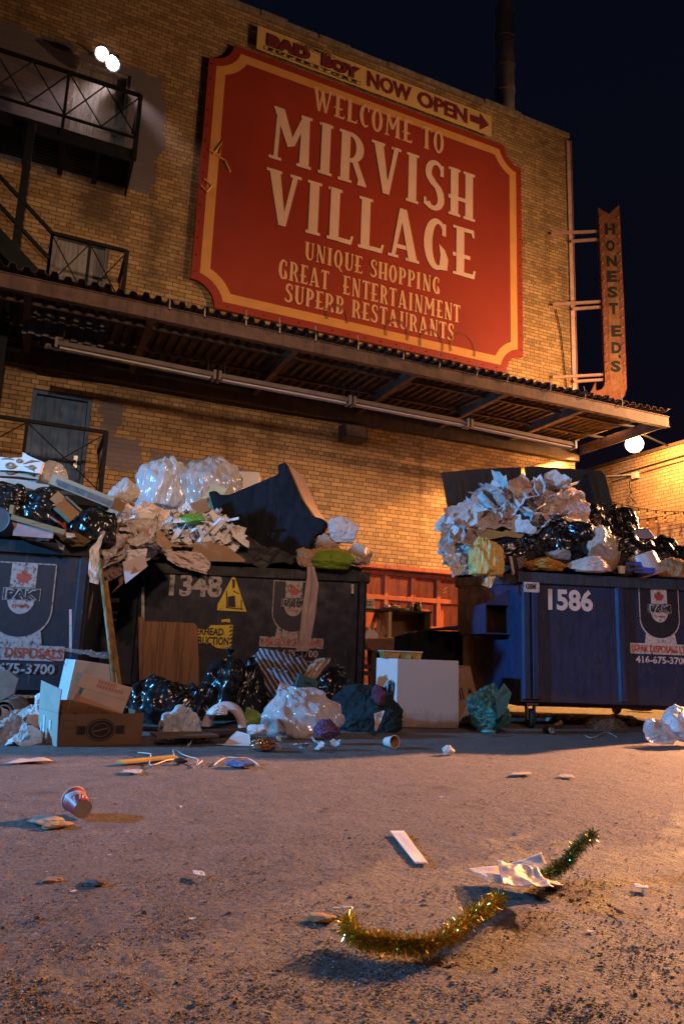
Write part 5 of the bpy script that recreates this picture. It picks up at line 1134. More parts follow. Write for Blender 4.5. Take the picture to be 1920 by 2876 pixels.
for k, (px_, hh, rr, m, lb) in enumerate(((1158, .05, .03, CLEAR, 'tiny clear jar on the dark desk'), (1170, .11, .035, plain('amber_jar', (.40, .22, .12), .2), 'amber jar on the dark desk'), (1182, .09, .05, INK, 'black pot on the dark desk'), (1191, .12, .035, plain('grey_jar', (.22, .22, .22), .2), 'grey jar at the right end of the dark desk'))):
    p = F.px(px_, 1706); o = F.T @ Vector((p.x, .2, zt_)); t = thing('jar', lb, 'jar', frame(o, 0)); obj('glass', MB().lathe([(.001, 0), (rr, 0), (rr, hh*.75), (rr*.7, hh*.85), (rr*.7, hh)], 16), m, t, smooth=True); obj('lid', MB().lathe([(rr*.75, hh), (rr*.75, hh+.02), (.001, hh+.02)], 16), DESKE if k % 2 else INK, t)
ball('paper_wad', 'crumpled white paper wad on the desk beside the carton', 'paper', (1080, 1697, 1096, 1708), 10.1, PAPER, 90, sub=3); ball('paper_wad', 'crumpled brown wrapper at the middle of the desk', 'paper', (1098, 1700, 1124, 1710), 10.1, KRAFT, 91, sub=3)
WS = wood_mat('pale_slat_wood', (.42, .26, .13), (.52, .34, .18), 'z')
for k, (a, b, q) in enumerate((((1041, 1770), (1057, 1715), 10.5), ((1063, 1790), (1060, 1715), 10.4), ((1066, 1788), (1085, 1742), 10.3), ((1072, 1790), (1088, 1765), 10.2), ((1000, 1760), (1006, 1810), 10.0))):
    A, B = pt(*a, q), pt(*b, q+.1); obj('lath', MB().bar(A, B, .05, .02), WS if k not in (0,) else DESKE, None, None, False, 0, ['thin grey slat leaning left under the desk', 'upright pale slat under the desk', 'slanting pale slat left of the desk side', 'shortest pale slat by the desk side', 'pale slat at the far left below the desk'][k], 'slat', 'wood slats under the desk')
flap('white_panel_scrap', 'white pointed panel scrap leaning under the desk, taller of two', 'panel', [(1020, 1793), (1037, 1760), (1050, 1780), (1058, 1794)], 10.1, WHITE, .015); flap('white_panel_scrap', 'white pointed panel scrap leaning under the desk, right and lower', 'panel', [(1040, 1794), (1048, 1765), (1060, 1780), (1062, 1794)], 9.95, WHITE, .015)
# dark sofa
F = Fr(pt(1150, 1880, 8.9), rad(-20)); F.T.translation.z = 0; F = Fr(F.T.translation, rad(-20))
t = thing('sofa', 'dark velvet sofa lying behind the white panelled box between the dumpsters', 'sofa', F.T)
P = F.poly([(1105, 1905), (1105, 1800), (1115, 1785), (1150, 1774), (1200, 1770), (1300, 1774), (1300, 1905)]); obj('back', MB().prism(P, 0, .22), VEL, t, bevel=.05)
P = F.poly([(1022, 1800), (1026, 1793), (1100, 1790), (1106, 1798), (1104, 1830), (1060, 1835), (1030, 1822)]); obj('arm', MB().prism(P, -.05, .5), BRV, t, bevel=.03)
P = F.poly([(1040, 1824), (1104, 1832), (1104, 1990), (1046, 1990)]); obj('side', MB().prism(P, 0, .45), VEL, t, bevel=.02)
obj('seat', MB().box(F.px(1110, 1900).x, F.px(1300, 1900).x, -.4, -.002, .1, .45), VEL, t, bevel=.05)
flap('white_plank', 'white board lying across the top of the dark sofa', 'board', [(1190, 1767), (1282, 1757), (1300, 1757), (1300, 1770), (1200, 1771)], 9.1, WHITE, .03)
# wooden chair
CHW = wood_mat('dark_chair_wood', (.03, .018, .012), (.06, .035, .02), 'z')
F = Fr(gp(1018, 2010), rad(-30)); q = gq(1018, 2010); t = thing('wooden_chair', 'dark wooden chair frame toppled between the dumpster and the white panelled box', 'chair', F.T)
for k, (a, b, y) in enumerate((((985, 1868), (1052, 1874), 0), ((982, 1888), (1052, 1892), 0), ((1050, 1830), (1040, 1990), 0), ((984, 1868), (980, 1985), .35), ((982, 1948), (1042, 1946), .1))):
    A, B = F.px(*a, y), F.px(*b, y); obj(['seat_rail', 'stretcher', 'leg', 'leg', 'stretcher'][k], MB().bar(A, B, .05, .045), CHW, t)
A, B = F.px(985, 1872), F.px(1050, 1872); obj('seat', MB().box(A.x, B.x, .03, .38, A.z-.02, A.z+.01), CHW, t)
# white panelled box
F = Fr(gp(1112, 2044), CAMYAW+rad(10)); t = thing('cabinet', 'white panelled cabinet box standing on its end between the dumpsters with a torn left side', 'cabinet', F.T)
a, b = F.px(1112, 2040), F.px(1287, 1856); wd, ht = b.x-a.x, b.z
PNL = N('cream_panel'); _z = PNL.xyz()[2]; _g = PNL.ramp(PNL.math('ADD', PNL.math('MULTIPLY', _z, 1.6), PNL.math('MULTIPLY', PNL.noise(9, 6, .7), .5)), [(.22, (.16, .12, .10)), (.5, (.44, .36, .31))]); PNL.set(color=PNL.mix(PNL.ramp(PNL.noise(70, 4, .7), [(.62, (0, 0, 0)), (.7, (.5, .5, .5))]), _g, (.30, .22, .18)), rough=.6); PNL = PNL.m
obj('front', MB().box(0, wd, 0, .02, .005, ht), PNL, t, bevel=.002)
obj('carcass', MB().box(.004, wd-.004, .022, .48, .012, ht-.004), WHITE, t)
# torn left side sheet swung open
sd = MB(); L_ = .22; pr = [(-L_, ht), (0, ht), (0, .05), (-.03, .22), (-.02, .40), (-.05, .44), (-.10, .42), (-.13, .36), (-L_, .38)]
sd.prism(pr, 0, .012, Matrix.Rotation(rad(-38), 4, 'Z')); obj('torn_side', sd, WHITE, t)
e = MB(); e.box(wd+.001, wd+.02, .05, .09, .03, ht*.92); e.box(wd+.001, wd+.02, .1, .13, .02, ht*.65); obj('edge_strip', e, WHITE, t)
zt_ = ht
for k, (x0, x1, m, lb) in enumerate(((1068, 1118, plain('amber_food', (.40, .20, .05), .4), 'clear tub of amber food, leftmost of three on the white cabinet'), (1117, 1153, plain('green_food', (.30, .28, .09), .4), 'clear tub of greenish food between the two amber tubs'), (1152, 1180, plain('yellow_food', (.42, .27, .04), .4), 'clear tub of yellow food, rightmost of three on the white cabinet'))):
    a, b = F.px(x0, 1855, .12), F.px(x1, 1838, .12); o = Vector(((a.x+b.x)/2, .12+.01*k, zt_)); w2 = (b.x-a.x)/2; hh = .062
    t2 = thing('food_tub', lb, 'food tub', F.T @ Matrix.Translation(o), 'food tubs on the white cabinet')
    if x0 == 1068: o.x += .0
    mb = MB(); mb.add([(sx*w2*s_, sy*.08*s_, z) for z, s_ in ((0, .86), (hh, 1)) for sx, sy in ((-1, -1), (1, -1), (1, 1), (-1, 1))], [(3, 2, 1, 0), (4, 5, 6, 7), (0, 1, 5, 4), (1, 2, 6, 5), (2, 3, 7, 6), (3, 0, 4, 7)]); obj('tub', mb, m, t2, bevel=.006)
    obj('lid', MB().box(-w2-.008, w2+.006, -.09, .09, hh+.001, hh+.012), plain('clear_lid', (.55, .50, .46), .25, .1, 5, 0), t2, bevel=.003)
# tilted carton with arrows
F = Fr(gp(1335, 2040), CAMYAW+rad(18)); t = thing('carton', 'brown carton with up arrow marks tilted against the blue dumpster', 'box', F.T)
P = [F.px(*p) for p in ((1300, 2042), (1372, 2016), (1330, 1883), (1296, 1890))]
T = Matrix.Rotation(.28, 4, 'Y'); obj('box', MB().box(-.13, .13, .03, .30, .02, .54, Matrix.Translation((-.03, 0, .03)) @ Matrix.Rotation(-.27, 4, 'Y')), CARD, t, bevel=.003)
TT = Matrix.Translation((-.03, 0, .03)) @ Matrix.Rotation(-.27, 4, 'Y')
mk = MB()
for cx, cz in ((.02, .12), (-.06, .46)):
    for bx in ((cx-.05, cx+.05, cz-.032, cz-.028), (cx-.05, cx+.05, cz+.028, cz+.032), (cx-.052, cx-.048, cz-.03, cz+.03), (cx+.048, cx+.052, cz-.03, cz+.03)): mk.box(bx[0], bx[1], .0275, .0285, bx[2], bx[3], TT)
    for dx in (-.02, .02): mk.box(cx+dx-.006, cx+dx+.006, .0275, .0285, cz-.02, cz+.02, TT)
mk.prism([(.03, .28), (.09, .28), (.06, .34)], .0275, .0285, TT); 
for k in range(3): mk.box(-.09+.03*k, -.075+.03*k, .0275, .0285, .24, .36, TT)
obj('print', mk, INK, t)
lf = MB(); lf.prism([(-.13, .02), (.13, .02), (.13, .18), (.02, .20), (-.13, .06)], .024, .027, TT); obj('faded_face', lf, CARDG, t)
# green tarp
ball('tarp', 'dark green tarp crumpled on the ground at the left foot of the blue dumpster', 'tarp', (1318, 1935, 1432, 2062), gq(1370, 2062)+.15, wrinkly('green_tarp', (.025, .10, .08), .5, .3, 6, .8, .03), 101, .6, 5, .4, 1.6)
flap('tarp_corner', 'stiff turned-up corner of teal tarp against the dumpster', 'tarp', [(1390, 1960), (1414, 1918), (1436, 1946), (1420, 2000), (1396, 2020)], gq(1370, 2062)-.1, bpy.data.materials['green_tarp'], .006)
ball('tarp_scrap', 'bright teal scrap of tarp lying flat on the ground', 'tarp', (1350, 2048, 1392, 2060), gq(1370, 2060)-.2, wrinkly('teal_plastic', (.08, .30, .27), .4, .2, 7, .6, .02), 102, .8, 3)
# ------------------------------------------------------------------ floor heap, right half
ball('clothes_heap', 'dark heap of teal and black clothes left of the white cabinet', 'clothes', (930, 1925, 1122, 2085), 6.6, wrinkly('dark_teal_cloth', (.012, .028, .034), .85, .4, 4, .9, .04, .2), 103, .55, 5, .34, 1.7)
ball('purple_garment', 'dull purple garment on top of the dark clothes heap', 'clothes', (1040, 1925, 1086, 1985), 6.5, wrinkly('purple_cloth', (.09, .035, .06), .85, .3, 6, .8, .03, .2), 104, .5, 4); ball('purple_garment', 'dark purple garment at the left of the clothes heap', 'clothes', (975, 1950, 1035, 2010), 6.55, wrinkly('dark_purple_cloth', (.05, .02, .04), .85, .3, 6, .8, .03, .2), 105, .5, 4)
cloth('fabric_scrap', 'greyish scrap of fabric hanging on the dark clothes heap', 'cloth', [(1050, 2005), (1052, 2030), (1052, 2052)], [(1080, 1995), (1070, 2025), (1056, 2056)], 6.1, PINKP, .02, 8, 31, sub=10)
sack('bin_bag', 'glossy black bin bag catching orange glints left of the dark clothes heap', 'bin bag', (880, 1868, 990, 2010), 7.0, BLACKBAG, 106, .7, True, (.2, .3))
STR = N('striped_fabric'); _w = STR.new('ShaderNodeTexWave'); _w.inputs['Scale'].default_value = 9.5; _w.inputs['Distortion'].default_value = 1.4; _w.inputs['Detail'].default_value = 1.0; STR.l.new(STR.mapping((.75, 1.3, 1.0), (0, .5, 0)), _w.inputs['Vector']); STR.set(color=STR.ramp(_w.outputs['Fac'], [(.60, (.035, .036, .045)), (.72, (.30, .27, .27))]), rough=.9, normal=STR.bump(STR.noise(8, 4), .4, .02)); STR = STR.m
ball('striped_cloth', 'dark cloth with pale pinstripes bunched against the middle dumpster', 'cloth', (690, 1828, 862, 1930), 7.05, STR, 107, .5, 5, .34, 1.5, smooth=True)
ball('striped_cloth', 'lower fold of pinstriped cloth beside the big black bin bag', 'cloth', (730, 1875, 850, 1975), 6.85, STR, 108, .5, 5, .34, 1.4, smooth=True)
cloth('paper_bag', 'orange lit brown paper bag pointing up to the right over the clear sack', 'bag', [(885, 1850), (866, 1870), (850, 1900), (846, 1925)], [(930, 1846), (922, 1862), (892, 1900), (872, 1925)], 6.75, KRAFT, .04, 12, 33)
F = at(845, 1985, 6.55, CAMYAW+.3); F.T = F.T @ Matrix.Rotation(.35, 4, 'Y') @ Matrix.Rotation(-.2, 4, 'X')
t = thing('teal_box', 'dark teal cardboard box with a hand hole standing out of the clear sack', 'box', F.T); obj('carton', MB().box(-.11, .09, 0, .09, .0, .27), plain('teal_card', (.02, .085, .10), .6, .2, 4), t, bevel=.004); obj('hand_hole', MB().prism(Rr(-.04, .03, .20, .225), -.003, -.001), INK, t); obj('lettering', text_box('PC', -.06, .10, .10, .03, -.003, .03, shear=.3), WHITE, t)
F = at(797, 1955, 6.6, CAMYAW-.3); F.T = F.T @ Matrix.Rotation(.35, 4, 'Y'); t = thing('booklet', 'small white and blue printed box tilted beside the teal box', 'box', F.T)
obj('carton', MB().box(-.08, .06, 0, .03, 0, .10), WHITE, t); obj('print', MB().prism([(-.06, .03), (.04, .03), (.04, .08), (-.05, .07)], -.003, -.001), plain('blue_print', (.03, .08, .25), .5, .2, 9, 0), t)
sack('clear_sack', 'big clear plastic sack of white rubbish slumped on the ground before the middle dumpster', 'bag', (748, 1925, 942, 2068), 6.05, wrinkly('clear_sack_floor', (.58, .54, .54), .16, .25, 8, 1.0, .035, .8, alpha=.72, stretch=(1, 1, .3)), 110, .6, True, (-.1, -.5), lump=.24, fold=.38)
ball('paper_scrap', 'white box corner poking out of the clear sack on the left', 'paper', (765, 1985, 812, 2012), 5.95, PAPER, 111, .5, 3)
sack('bin_bag', 'upright glossy black bin bag lit blue against the middle dumpster', 'bin bag', (580, 1825, 690, 2005), 6.75, BLACKBAG, 112, .8, True, (0, .12)); sack('bin_bag', 'matt black bin bag standing right beside the upright blue lit one', 'bin bag', (665, 1850, 750, 2020), 6.85, BLACKBAG, 113, .8, True, (0, -.1))
sack('bin_bag', 'low sprawling black bin bag in front of the leaning wood board', 'bin bag', (372, 1895, 558, 2030), 5.95, BLACKBAG, 114, .7, True, (.1, .9)); sack('bin_bag', 'small dull black bin bag in the gap right of the leaning wood board', 'bin bag', (535, 1905, 615, 2010), 6.6, BLACKBAG, 115, .7, True, (0, .3))
sack('plastic_bag', 'translucent white carrier bag lit blue in front of the black bin bags', 'bag', (455, 1985, 560, 2075), 5.6, wrinkly('pale_carrier', (.55, .60, .63), .33, .12, 7, .9, .02, .5, alpha=.85), 116, .7, False, (0, .4), lump=.4, fold=.4)
m = MB(); random.seed(3)
pts_o = ell(0, 0, .17, .20, 175, 5, 16); pts_i = ell(0, 0, .11, .14, 175, 5, 16); n = 17
F = at(628, 2048, 5.65); vs = []
for y in (0, .10):
    vs += [(a, y, b) for a, b in pts_o]+[(a, y, b) for a, b in pts_i]
fs = []
for j in range(n-1): fs += [(j, j+1, n+j+1, n+j), (2*n+j, 3*n+j, 3*n+j+1, 2*n+j+1), (j, 2*n+j, 2*n+j+1, j+1), (n+j, n+j+1, 3*n+j+1, 3*n+j)]
t = obj('foam_arch', m.add(vs, fs), wrinkly('pale_foam', (.52, .47, .46), .6, .2, 5, .3, .02), None, F.T, True, 0, 'pale curved foam packaging arch on the ground right of the carrier bag', 'foam')
ball('plastic_wrap', 'crumpled white plastic wrap on top of the curved foam arch', 'wrap', (592, 1980, 640, 2010), 5.6, WHITEBAG, 118, .6, 4, .4)
ball('green_bag', 'small green and yellow plastic bag standing between the foam arch and the clear sack', 'bag', (684, 1992, 732, 2048), 5.75, wrinkly('green_yellow_plastic', (.16, .28, .06), .3, .5, 9, .9, .02), 119, .7, 5, .4); ball('white_bag', 'crumpled white bag bottom below the small green bag', 'bag', (690, 2035, 740, 2068), 5.6, WHITEBAG, 120, .7, 4, .4)
for k, (a, b, w_, m, lb) in enumerate((((540, 2060), (645, 2038), .03, STEELB, 'dark metal rod lying by the carrier bag'), ((500, 2078), (640, 2066), .20, plain('dark_board', (.09, .055, .04), .7), 'dark flat board on the ground under the carrier bag'), ((430, 2090), (600, 2086), .25, plain('brown_board_flat', (.14, .08, .05), .8), 'brown flat board nearest the camera beside the open box'), ((455, 2070), (560, 2056), .05, CARDG, 'pale lath lying under the carrier bag'))):
    A, B = gp(*a), gp(*b); A.z = B.z = .02+.02*k; obj('board' if w_ > .06 else 'rod', MB().bar(A, B, w_, .016), m, None, None, False, 0, lb, 'board' if w_ > .06 else 'rod')
F = Fr(gp(668, 2092), CAMYAW); t = obj('paper_tray', sheet(44, .17, .12, 10, .3, 1.5, .9, .05).__class__().add([(-.10, 0, 0), (.09, 0, .01), (.08, .01, .075), (-.02, .05, .09), (-.06, .03, .05)], [(0, 1, 2, 3, 4)]).add([(-.10, .001, 0), (.09, .001, .01), (.11, -.08, .004), (-.14, -.07, .004)], [(0, 1, 2, 3)]), WHITE, None, F.T, False, 0, 'small folded white tray on the ground in front of the green bag', 'tray'); s_ = t.modifiers.new('thick', 'SOLIDIFY'); s_.thickness = .003
ball('patterned_cloth', 'small pink and blue patterned cloth at the right foot of the clear sack', 'cloth', (880, 2022, 946, 2076), 5.6, wrinkly('pink_blue_cloth', (.10, .06, .14), .8, .8, 14, .8, .02), 121, .7, 5, .4)
ball('foil_wrapper', 'shiny copper foil wrapper on the ground in front of the clear sack', 'wrapper', (702, 2075, 770, 2108), gq(735, 2110), wrinkly('copper_foil', (.62, .30, .16), .22, .2, 9, 1.0, .02, .6, metal=.9), 122, .8, 4, .5)
# leaning wood board and poles
F = Fr(gp(470, 1990), CAMYAW+.05); q0 = gq(470, 1990); F = at(470, 1940, 7.05, CAMYAW+.05)
P = F.poly([(388, 1732), (402, 1732), (406, 1744), (545, 1750), (555, 1762), (562, 1960), (392, 1960)])
o = obj('wood_board', MB().prism(P, 0, .02), wood_mat('brown_veneer', (.17, .075, .025), (.25, .12, .045), 'z', .8), None, F.T, False, .004, 'brown wood veneer board leaning upright against the middle dumpster', 'board')
for k, (a, b, m) in enumerate((((282, 1582), (326, 1960), 0), ((296, 1634), (338, 1955), 1))):
    A, B = pt(*a, 6.25), pt(*b, 5.75); B.z = max(.01, B.z) if B.z > 0 else .01
    obj('wooden_pole', MB().bar(A, B, .034, .034) if k else MB().tube([A, B], .019, 10), wood_mat('pole_wood', (.22, .12, .035), (.32, .19, .07), 'z', .5), None, None, k == 0, 0, ['longer wooden pole leaning up against the drooping cloth', 'shorter wooden pole leaning beside the longer one'][k], 'pole', 'wooden poles')
# ------------------------------------------------------------------ floor heap, left half
F = Fr(gp(162, 2097), CAMYAW+.52); q = gq(162, 2097); t = thing('open_box', 'large open brown cardboard box with a dark round emblem on its front at lower left', 'box', F.T)
a, b = F.px(160, 2096), F.px(405, 2003); wd, ht, dp = b.x, b.z, .42
m = MB()
for bx in ((0, wd, 0, .006, 0, ht), (0, wd, dp-.006, dp, 0, ht), (wd-.006, wd, .007, dp-.007, 0, ht), (.001, wd-.007, .007, dp-.007, .002, .008)): m.box(*bx)
obj('box', m, CARDD, t)
lv = Matrix.Rotation(rad(6), 4, 'Z')
obj('left_end', MB().add([(0, 0, 0), (-.06, dp, 0), (-.075, dp, ht*1.02), (-.012, 0, ht*1.02)], [(0, 1, 2, 3)]), CARDG, t).modifiers.new('thick', 'SOLIDIFY').thickness = .006  # end and its flap in paler grey card, light put into the colour
obj('end_flap', MB().add([(-.013, .0, ht*1.03), (-.076, dp, ht*1.03), (-.085, dp*.95, ht*1.95), (.0, .05, ht*1.75)], [(0, 1, 2, 3)]), CARDG, t).modifiers.new('thick', 'SOLIDIFY').thickness = .006
obj('back_flap', MB().add([(0.02, dp+.004, ht), (wd, dp+.004, ht), (wd-.02, dp+.16, ht*1.15), (.04, dp+.16, ht*1.25)], [(0, 1, 2, 3)]), CARD, t).modifiers.new('thick', 'SOLIDIFY').thickness = .006
em = MB(); cx, cz = F.px(283, 2055).x, F.px(283, 2050).z
def ringf(mb, cx, cz, rx, rz, th_, y): mb.add([(a, y, b) for a, b in ell(cx, cz, rx, rz, 0, 360, 30)]+[(a, y, b) for a, b in ell(cx, cz, rx-th_, rz-th_, 0, 360, 30)], [(j, j+1, 31+j+1, 31+j) for j in range(30)])
EMB = plain('dark_print', (.022, .018, .018), .8, .3, 9, 0)
ringf(em, cx, cz, .098, .075, .006, -.003); em.face(ell(cx, cz, .086, .063, 0, 360, 30), -.003)
for s in (-1, 1):
    x0, x1 = sorted((cx+s*.101, cx+s*.155)); em.face(Rr(x0, x1, cz-.028, cz+.028), -.003)
    x0, x1 = sorted((cx+s*.158, cx+s*.162)); em.face(Rr(x0, x1, cz-.035, cz+.035), -.003)
obj('emblem', em, EMB, t)
em = MB(); em.bar((cx-.05, -.0045, cz-.01), (cx+.045, -.0045, cz+.012), .008, .001, up=(0, 1, 0)); ringf(em, cx, cz, .060, .045, .004, -.0045); obj('emblem_line', em, CARDD, t)
bx_ = MB(); 
for r_ in ((.02, .10, ht*.80, ht*.805), (.02, .10, ht*.55, ht*.555), (.02, .022, ht*.555, ht*.8), (.098, .10, ht*.555, ht*.8)): bx_.face(Rr(*r_), -.003)
obj('printed_panel', bx_, EMB, t)
lb_ = MB()
for u0, u1, z0, z1 in ((.62, .72, .25, .85), (.30, .40, .45, .75), (.42, .5, .1, .35), (.78, .84, .05, .6)):
    f = lambda u, z: (-.006-.06*u-.012*z-.006, dp*u, z*ht)
    lb_.add([f(u0, z0), f(u1, z0), f(u1, z1), f(u0, z1)], [(0, 1, 2, 3)])
obj('shipping_label', lb_, plain('pale_label', (.6, .62, .62), .5, .1, 9, 0), t)
# small carton lying in it
T2 = frame(pt(190, 1996, 5.15), CAMYAW+.22) @ Matrix.Rotation(.26, 4, 'Y') @ Matrix.Rotation(.72, 4, 'X')
t = thing('small_carton', 'small orange lit carton with red printed lines lying open inside the big brown box', 'box', T2); ORC = plain('fresh_cardboard', (.45, .25, .13), .8, .1, 4, .2, 20)
m = MB(); m.box(0, .36, 0, .005, 0, .11); m.box(0, .36, .255, .26, 0, .11); m.box(.355, .36, .006, .254, 0, .11); m.box(.0, .354, .006, .254, 0, .005); obj('box', m, ORC, t)
m = MB(); m.box(.05, .36, -.0, .125, .112, .117); m.box(.0, .36, .127, .26, .112, .117); obj('top_flap', m, ORC, t)
m = MB(); m.add([(-.002, .0, 0), (-.07, -.03, .01), (-.06, -.02, .10), (-.002, 0, .11)], [(0, 1, 2, 3)]); m.add([(-.002, .26, .0), (-.05, .27, .02), (-.05, .27, .10), (-.002, .26, .11)], [(0, 1, 2, 3)]); obj('end_flap', m, ORC, t)
m = MB()
for k in range(3):
    for j in range(9): m.box(.12+j*.022, .135+j*.022, .17+k*.012, .176+k*.012, .1172, .1178)
for k in range(3):
    for j in range(6): m.box(.12+j*.022, .135+j*.022, .215+k*.012-.002, .219+k*.012, .1172, .1178)
obj('print_lines', m, REDINK, t)
m = MB(); 
for r_ in ((.13, .27, .09, .092), (.13, .132, .01, .09), (.268, .27, .01, .09)): m.box(r_[0], r_[1], -.0015, -.0005, r_[2], r_[3])
for k in range(5): m.box(.225+k*.008, .229+k*.008, -.0015, -.0005, .02, .08)
obj('stamp', m, INK, t)
# bagged white box behind
F = at(196, 1925, 5.75, CAMYAW+.75); F.T = F.T @ Matrix.Rotation(.12, 4, 'Y')
t = thing('bagged_box', 'white box in a clear plastic bag leaning behind the open brown box', 'box', F.T); obj('box', MB().box(0, .34, 0, .20, -.14, .20), wrinkly('bagged_white', (.58, .58, .60), .3, .08, 4, .35, .015, .6), t, bevel=.01)
obj('bag_top', sheet(131, .38, .26, 16, .25, 2, .3, .06, Matrix.Translation((.17, .10, .235))), CLEAR, t)
obj('handle_loop', MB().tube([F.px(150+40*math.cos(rad(a)), 1845-14*math.sin(rad(a)), .2) for a in range(60, 330, 15)], .004, 6), plain('red_plastic', (.30, .04, .03), .5), t)
F = Fr(gp(5, 2050), CAMYAW+.2); t = thing('carpet_roll', 'grey tan rolled carpet leaning at the left edge of the photo', 'carpet', F.T)
pr = []
for k in range(46): a = k/45*math.pi*4; rr = .05+.06*k/45; pr.append((rr*math.cos(a), rr*math.sin(a)))
m = MB(); m.add([(a, y, b+.12) for y in (0, .5) for a, b in pr], [(j, j+1, 46+j+1, 46+j) for j in range(45)]); o = obj('roll', m, plain('grey_carpet', (.26, .22, .18), .95, .2, 12, .5, 60), t, smooth=True); s_ = o.modifiers.new('thick', 'SOLIDIFY'); s_.thickness = .008
obj('folded_side', MB().prism([(-.2, .12), (.04, .26), (.06, .38), (-.02, .44), (-.2, .46)], .1, .14), bpy.data.materials['grey_carpet'], t, bevel=.006)
scatter('paper_scrap', 'crumpled pale paper littering the ground left of the open brown box', 'paper', 'pale paper left of the open box', [(-10, 2085), (10, 2030), (100, 2010), (112, 2050), (60, 2090)], 12, 5.0, 5.5, .10, .2, [PAPER, NEWS, PINKP], 41, .5)
ball('white_bag', 'small white plastic bag tucked against the left side of the open box', 'bag', (98, 1940, 138, 2000), 5.4, WHITEBAG, 131, .6, 4, .4)
scatter('paper_scrap', 'small pale paper scrap on the ground along the foot of the rubbish', 'paper', 'paper scraps along the foot of the rubbish', [(420, 2095), (640, 2070), (960, 2070), (960, 2095), (640, 2100)], 22, 5.2, 5.6, .03, .08, [PAPER, NEWS, KRAFT], 43, .2)
# ------------------------------------------------------------------ litter under and by the right dumpster
def can(name, lab, a, b, r, m, cat='can'):
    A, B = Vector(a), Vector(b); d = B-A; T = Matrix.Translation(A) @ d.to_track_quat('Z', 'Y').to_matrix().to_4x4(); L = d.length
    t = thing(name, lab, cat, T); obj('body', MB().lathe([(.001, .003), (r*.8, 0), (r, L*.06), (r, L*.9), (r*.82, L)], 24), m, t, smooth=True)
    obj('top', MB().disc(r*.80, L-.004, 24), plain('can_metal', (.55, .50, .46), .3, .1, 9, 0, metal=.9), t); obj('rim', MB().lathe([(r*.78, L-.004), (r*.84, L), (r*.84, L+.004), (r*.78, L+.002)], 24), bpy.data.materials['can_metal'], t, smooth=True)
a, b = gp(1530, 2058), gp(1562, 2066); a.z = b.z = .034; can('drink_can', 'dark drink can lying on its side in front of the blue dumpster', a, a+(b-a).normalized()*.125, .033, plain('dark_can', (.02, .04, .05), .3, .2, 9, 0, metal=.4))
FURM = wrinkly('brown_fur', (.20, .11, .06), .95, .3, 30, .9, .02, .1)
def tuft(name, lab, cat, c, rx, ry, rz, n, l, m, seed, r=.0015):
    random.seed(seed); mb = MB()
    for k in range(n):
        th = random.uniform(0, 6.28); zz = random.uniform(.02, 1); d = Vector((math.cos(th)*math.sqrt(1-zz*zz), math.sin(th)*math.sqrt(1-zz*zz), zz)); p = Vector((d.x*rx, d.y*ry, d.z*rz)); q = p+(d+Vector((random.uniform(-.8, .8), random.uniform(-.8, .8), random.uniform(-.6, .3)))).normalized()*l*random.uniform(.5, 1.2)
        s = Vector((random.uniform(-1, 1), random.uniform(-1, 1), random.uniform(-1, 1))).normalized()*r*2
        mb.add([p-s, p+s, q], [(0, 1, 2)])
    t = thing(name, lab, cat, frame(Vector(c), CAMYAW)); obj('pile', mb, m, t); obj('core', crumple(seed, rx, ry, rz*1.1, 3, .2), m, t); return t
tuft('fur_scrap', 'brown matted fur scrap lying in the shade under the blue dumpster', 'fur', gp(1722, 2050)+Vector((0, .1, .0)), .19, .12, .10, 1600, .045, FURM, 141)
ball('red_packet', 'crumpled red packet on the orange lit ground behind the blue dumpster', 'packet', (1770, 1966, 1830, 1998), gq(1800, 1999), wrinkly('red_packet_plastic', (.38, .035, .03), .35, .3, 9, .8, .02), 142, .7, 4, .4, 1.5)
ball('plastic_bag', 'pale blue plastic bag with a crumpled mouth on the ground at the right edge', 'bag', (1862, 1985, 1960, 2090), gq(1890, 2092)-.05, wrinkly('pale_blue_carrier', (.55, .60, .66), .35, .1, 7, .9, .02, .5, alpha=.88), 143, .8, 5, .36, 1.4, smooth=True)
ball('plastic_bag', 'flattened translucent plastic bag to the left of the pale blue bag', 'bag', (1814, 2025, 1880, 2094), gq(1845, 2094), CLEAR, 144, .8, 5, .4, 1.5, smooth=True)
scatter('paper_scrap', 'small brown wrapper scrap on the orange lit ground behind the blue dumpster', 'wrapper', 'wrapper scraps behind the blue dumpster', [(1540, 2000), (1900, 1985), (1900, 2010), (1560, 2030)], 26, 7.6, 9.0, .05, .12, [KRAFT, NEWS], 45, .1)
for o in list(sc.objects):
    if o.get('group') == 'wrapper scraps behind the blue dumpster': o.location.z = .02
p = gp(1255, 2118); ball('paper_ball', 'crumpled white paper ball alone on the asphalt in the middle', 'paper', (1240, 2094, 1272, 2121), gq(1255, 2121), PAPER, 145, .9, 4, .4)
# cups
CW = plain('cup_white', (.62, .56, .52), .5, .05, 5, 0); CI = plain('cup_brown_inside', (.36, .20, .10), .6, .1, 5, 0)
c0 = gp(1098, 2101)+Vector((0, 0, .045)); ax = Vector((.18, -1, .10)); cup('coffee_cup', 'empty paper coffee cup on its side with its open mouth toward the camera', c0-ax.normalized()*.06, ax, .10, .032, .045, CW, CI)
